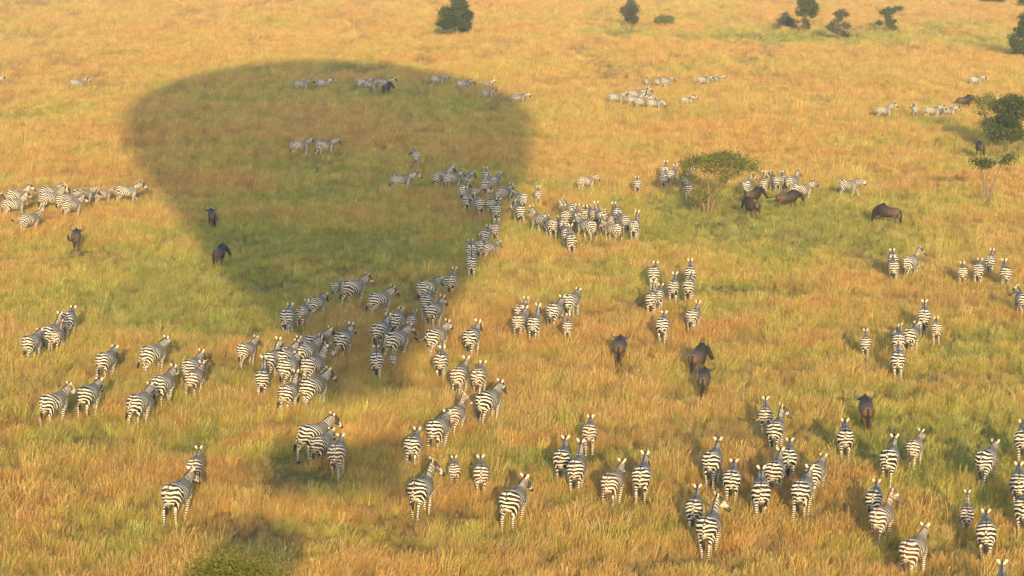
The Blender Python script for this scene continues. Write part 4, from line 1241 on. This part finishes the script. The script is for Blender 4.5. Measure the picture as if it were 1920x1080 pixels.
tree('dense_tree', 'distant flat tree cut off by the top edge, forked trunk showing', 'tree', 1866, 11, [[(-2, 0, 0, 2.5), (-3, 0, 8, 2), (-4, 0, 14, 1.5)], [(1, 0, 0, 2.5), (4, 0, 10, 2), (8, 0, 15, 1.5)]],
     rnd_clumps(14, 4, 15, 24, 5, 14, 4, 6, 14, .7), 115, .14, M_LEAF_D, M_BARK_D, 14, FAR)
tree('low_bush', 'tiny dark bush beside the distant flat tree', 'bush', 1843, 9, [[(0, 0, 0, 1.5), (1, 0, 5, 1)]], rnd_clumps(6, 0, 5, 7, 4, 5, 3, 4, 15), 150, .14, M_LEAF_G, M_BARK_D, 15, FAR)
tree('dense_tree', 'distant tree in the top corner of the photo', 'tree', 1921, 17, [[(0, 0, 0, 3), (1, 0, 10, 2)]], rnd_clumps(10, 2, 13, 14, 8, 10, 4, 6, 16), 115, .14, M_LEAF_D, M_BARK, 16, FAR)
tree('dense_tree', 'large dark tree half cut by the edge with pale twigs', 'tree', 1924, 112, [[(0, 0, 0, 8), (0, 0, 18, 7), (-4, 0, 40, 5), (2, 0, 70, 3)], [(0, 0, 14, 5), (-22, 4, 30, 3)]],
     rnd_clumps(20, 6, 38, 34, 20, 26, 8, 12, 17) + rnd_clumps(10, 12, 68, 22, 16, 18, 7, 10, 18) + rnd_clumps(4, -4, 82, 9, 5, 8, 4, 6, 19), 110, .12, M_LEAF_D, M_BARK, 17, FAR)
tree('dense_bush', 'big dark leafy bush tree on a thin reddish stem', 'tree', 1890, 286, [[(0, 0, 0, 5), (1, 0, 26, 5), (0, 0, 60, 4), (4, 0, 85, 2)], [(-33, 6, 0, 3), (-31, 6, 20, 2.5), (-26, 4, 45, 2)], [(0, 0, 24, 4), (22, 0, 50, 2)]],
     rnd_clumps(30, 2, 63, 38, 34, 34, 9, 14, 20) + rnd_clumps(8, -28, 42, 18, 12, 18, 8, 11, 21) + rnd_clumps(4, 20, 92, 12, 8, 10, 6, 8, 22), 170, .10, M_LEAF_D, M_BARK, 20, 'trees and bushes near the wildebeest')
tree('light_bush', 'pale airy bush leaning out beside the big dark bush tree', 'bush', 1850, 262, [[(0, 0, 0, 3), (-2, 0, 30, 2.5), (-6, 0, 60, 2), (-8, 0, 80, 1)]],
     rnd_clumps(10, -6, 74, 18, 12, 12, 6, 9, 23) + rnd_clumps(8, -4, 42, 13, 18, 10, 5, 7, 24), 60, .09, M_LEAF_L, M_BARK, 23, 'trees and bushes near the wildebeest')
tree('flat_topped_acacia', 'flat-topped acacia with umbrella crown spreading over grazing zebras', 'tree', 1326, 402,
     [[(-4, 0, 0, 5), (-8, 2, 20, 5), (-22, 4, 42, 4), (-30, 6, 62, 3), (-34, 6, 88, 2)], [(0, 0, 0, 6), (2, -2, 22, 5.5), (2, -4, 46, 4.5), (-2, -4, 66, 3.5), (-12, -4, 86, 2)],
      [(4, 0, 0, 5), (14, 3, 26, 5), (22, 4, 46, 4.5), (26, 2, 60, 4), (14, 0, 74, 3), (2, -2, 88, 2)], [(26, 2, 56, 4), (40, 4, 68, 3), (62, 6, 84, 2)], [(22, 4, 50, 3), (30, -12, 74, 2.5), (44, -16, 92, 1.5)]],
     [(-38, 0, 94, 12, 14, 6), (-26, 10, 100, 14, 14, 6), (-22, -12, 96, 13, 13, 6), (-8, 4, 100, 14, 16, 7), (6, -10, 103, 15, 15, 7), (10, 14, 106, 16, 16, 6), (24, 0, 110, 17, 16, 6), (38, 12, 110, 16, 16, 6), (42, -12, 106, 16, 14, 7),
      (56, 2, 104, 16, 15, 7), (70, 6, 98, 15, 13, 6), (80, 0, 92, 12, 12, 5), (60, -8, 92, 14, 12, 6), (64, 12, 88, 12, 12, 5), (44, 2, 94, 14, 14, 6), (20, -6, 92, 13, 12, 6), (-46, 4, 88, 9, 9, 4),
      (-14, 4, 40, 8, 8, 10), (-18, 0, 56, 7, 7, 8), (30, 4, 66, 8, 8, 6), (4, -2, 60, 6, 6, 8), (-22, 8, 22, 8, 8, 8), (34, -6, 80, 10, 9, 5), (-34, -4, 74, 9, 9, 7), (-26, 6, 34, 9, 9, 9), (-12, 0, 28, 8, 8, 9), (10, 4, 78, 11, 10, 6), (50, 6, 76, 9, 9, 5), (14, 0, 40, 7, 7, 7), (0, 10, 88, 14, 12, 6), (28, 12, 98, 15, 14, 6), (-30, -8, 104, 10, 10, 4), (-42, 6, 76, 8, 8, 6), (-24, -6, 64, 9, 8, 8), (38, 0, 70, 8, 8, 6), (-16, 8, 18, 8, 8, 7), (84, 4, 84, 7, 7, 4), (50, -14, 100, 14, 12, 6)], 150, .075, M_LEAF_A, M_BARK, 25, 'trees and bushes near the wildebeest')
tree('acacia_sapling', 'thin double-stemmed acacia sapling with sparse flat leaf tufts', 'tree', 1846, 384,
     [[(0, 0, 0, 4.2), (0, 0, 26, 3.8), (-3, 0, 52, 3.2), (-8, 0, 70, 2.2)], [(4, 2, 0, 3.2), (5, 2, 24, 3.2), (3, 1, 48, 2.6), (6, 0, 70, 1.9)], [(9, -2, 0, 3.8), (13, -2, 30, 4.8), (20, -2, 50, 3.2), (28, -2, 72, 2.2), (40, 0, 88, 1.6)]],
     [(-16, 0, 82, 9, 8, 5), (-8, 4, 78, 9, 8, 5), (2, -3, 80, 9, 8, 5), (10, 2, 80, 7, 6, 4), (30, 0, 80, 7, 6, 4), (38, 2, 86, 8, 6, 3), (46, 0, 90, 7, 5, 3), (-4, 0, 72, 7, 6, 3)], 300, .08, M_LEAF_D, M_BARK_D, 26, 'trees and bushes near the wildebeest')
tree('acacia_bush', 'nearest olive-green acacia crown cut by the bottom edge', 'tree', 432, 1385,
     [[(0, 0, 0, 14), (-4, 0, 90, 12), (-30, 10, 220, 8), (-60, 10, 280, 5)], [(2, 0, 80, 10), (40, 10, 200, 7), (70, 6, 280, 4)], [(0, 0, 90, 9), (6, -20, 220, 6), (10, -10, 310, 4)]],
     rnd_clumps(40, 0, 284, 112, 42, 95, 20, 30, 27, .7) + rnd_clumps(9, 25, 318, 45, 14, 50, 15, 20, 28, .7), 330, .034, M_LEAF_O, M_BARK, 27, 'trees and bushes near the wildebeest')
# a bare dead sapling standing in the far grass
dead = empty('dead_sapling', at(1810, 94))
tag(dead, 'bare dark stick of a dead sapling in far green grass', 'sapling')
link('stem', mesh_from('stem', *join([limb([(0, 0, -.05, .05), (.02, 0, .6, .045), (-.02, 0, 1.25, .03), (0, .02, 1.6, .015)]), limb([(.01, 0, .5, .03), (.25, .05, .75, .018), (.35, .05, .95, .008)]), limb([(0, 0, .7, .03), (-.2, .05, .9, .015), (-.24, 0, 1.1, .008)])])), dead, M_BARK_D)
# ------------------------------------------------------------------ placing the herd
ZEBRA_KINDS = {}
for p_, strides in (('u', (0.0, 1.1, 2.4)), ('r', (0.6, 2.0)), ('a', (0.0, 1.6)), ('l', (1.5,)), ('p', (0.9,)), ('w', (1.9, 0.4)), ('f', (1.0, 2.6)), ('d', (0.8,))):
    ZEBRA_KINDS[p_] = [make_zebra(p_, s_) for s_ in strides]
TAILS = {'h': make_zebra_tail('hang'), 'b': make_zebra_tail('bent'), 'f': make_zebra_tail('flick')}

def heading(px, py, h):
    d = ray(px, py)
    return math.pi / 2 - (math.atan2(d[0], d[1]) + math.radians(h))

herd_rng = random.Random(11)
for i, (px, py, h, pose, sz, tail, tone, label) in enumerate(HERD):
    loc = at(px, py, .95 * sz)
    loc[2] = 0
    z = empty('zebra', loc, heading(px, py, h))
    tag(z, label, 'zebra', 'zebras of the herd walking and grazing in the grass')
    w = herd_rng.uniform(.93, 1.01)
    sz *= .945
    z.scale = (sz * .92, sz * w, sz)
    if pose == 'u': pose = herd_rng.choices('uaw', (.42, .16, .42))[0]
    body, mane = herd_rng.choice(ZEBRA_KINDS[pose])
    if tone == 'b':
        c = (.075, .032, .016, 1)
    else:
        k = herd_rng.uniform(.8, 1.5)
        c = (.018 * k, .0135 * k, .011 * k, 1)
    for nm, me in (('body', body), ('mane', mane), ('tail', TAILS[tail])):
        o = link(nm, me, z)
        o.color = c

GNU_KINDS = {'u': [make_wildebeest('u', 0.0), make_wildebeest('u', 1.2)], 'r': [make_wildebeest('r', 1.0)], 'd': [make_wildebeest('d', .7)]}
GNU_TAILS = {k: make_wildebeest_tail(k) for k in ('hang', 'side', 'back')}
for px, py, h, pose, sz, tail, label in GNUS:
    loc = at(px, py, .80 * sz)
    loc[2] = 0
    sz *= .90
    g = empty('wildebeest', loc, heading(px, py, h))
    tag(g, label, 'wildebeest', 'wildebeests among the zebras')
    g.scale = (sz * .95, sz * 1.16, sz)
    kind = herd_rng.choice(GNU_KINDS[pose])
    for nm, me in zip(('body', 'horns', 'mane', 'beard', 'tail'), (*kind, GNU_TAILS[tail])):
        link(nm, me, g)
# ------------------------------------------------------------------ morning haze
def haze(density):
    v = [(x, y, z) for z in (-1.0, 66.0) for y in (-7600, 8000) for x in (-7400, 7400)]
    me = mesh_from('haze', v, [(0, 2, 3, 1), (4, 5, 7, 6), (0, 1, 5, 4), (2, 6, 7, 3), (0, 4, 6, 2), (1, 3, 7, 5)], smooth=False)
    m = bpy.data.materials.new('haze')
    T = NT(m)
    vp = T.n('ShaderNodeVolumePrincipled')
    vp.inputs['Color'].default_value = (.95, .93, .90, 1)
    vp.inputs['Density'].default_value = density
    vp.inputs['Anisotropy'].default_value = .2
    T.l(vp.outputs[0], T.out.inputs['Volume'])
    tag(link('haze', me, None, m), kind='stuff')
haze(.00026)
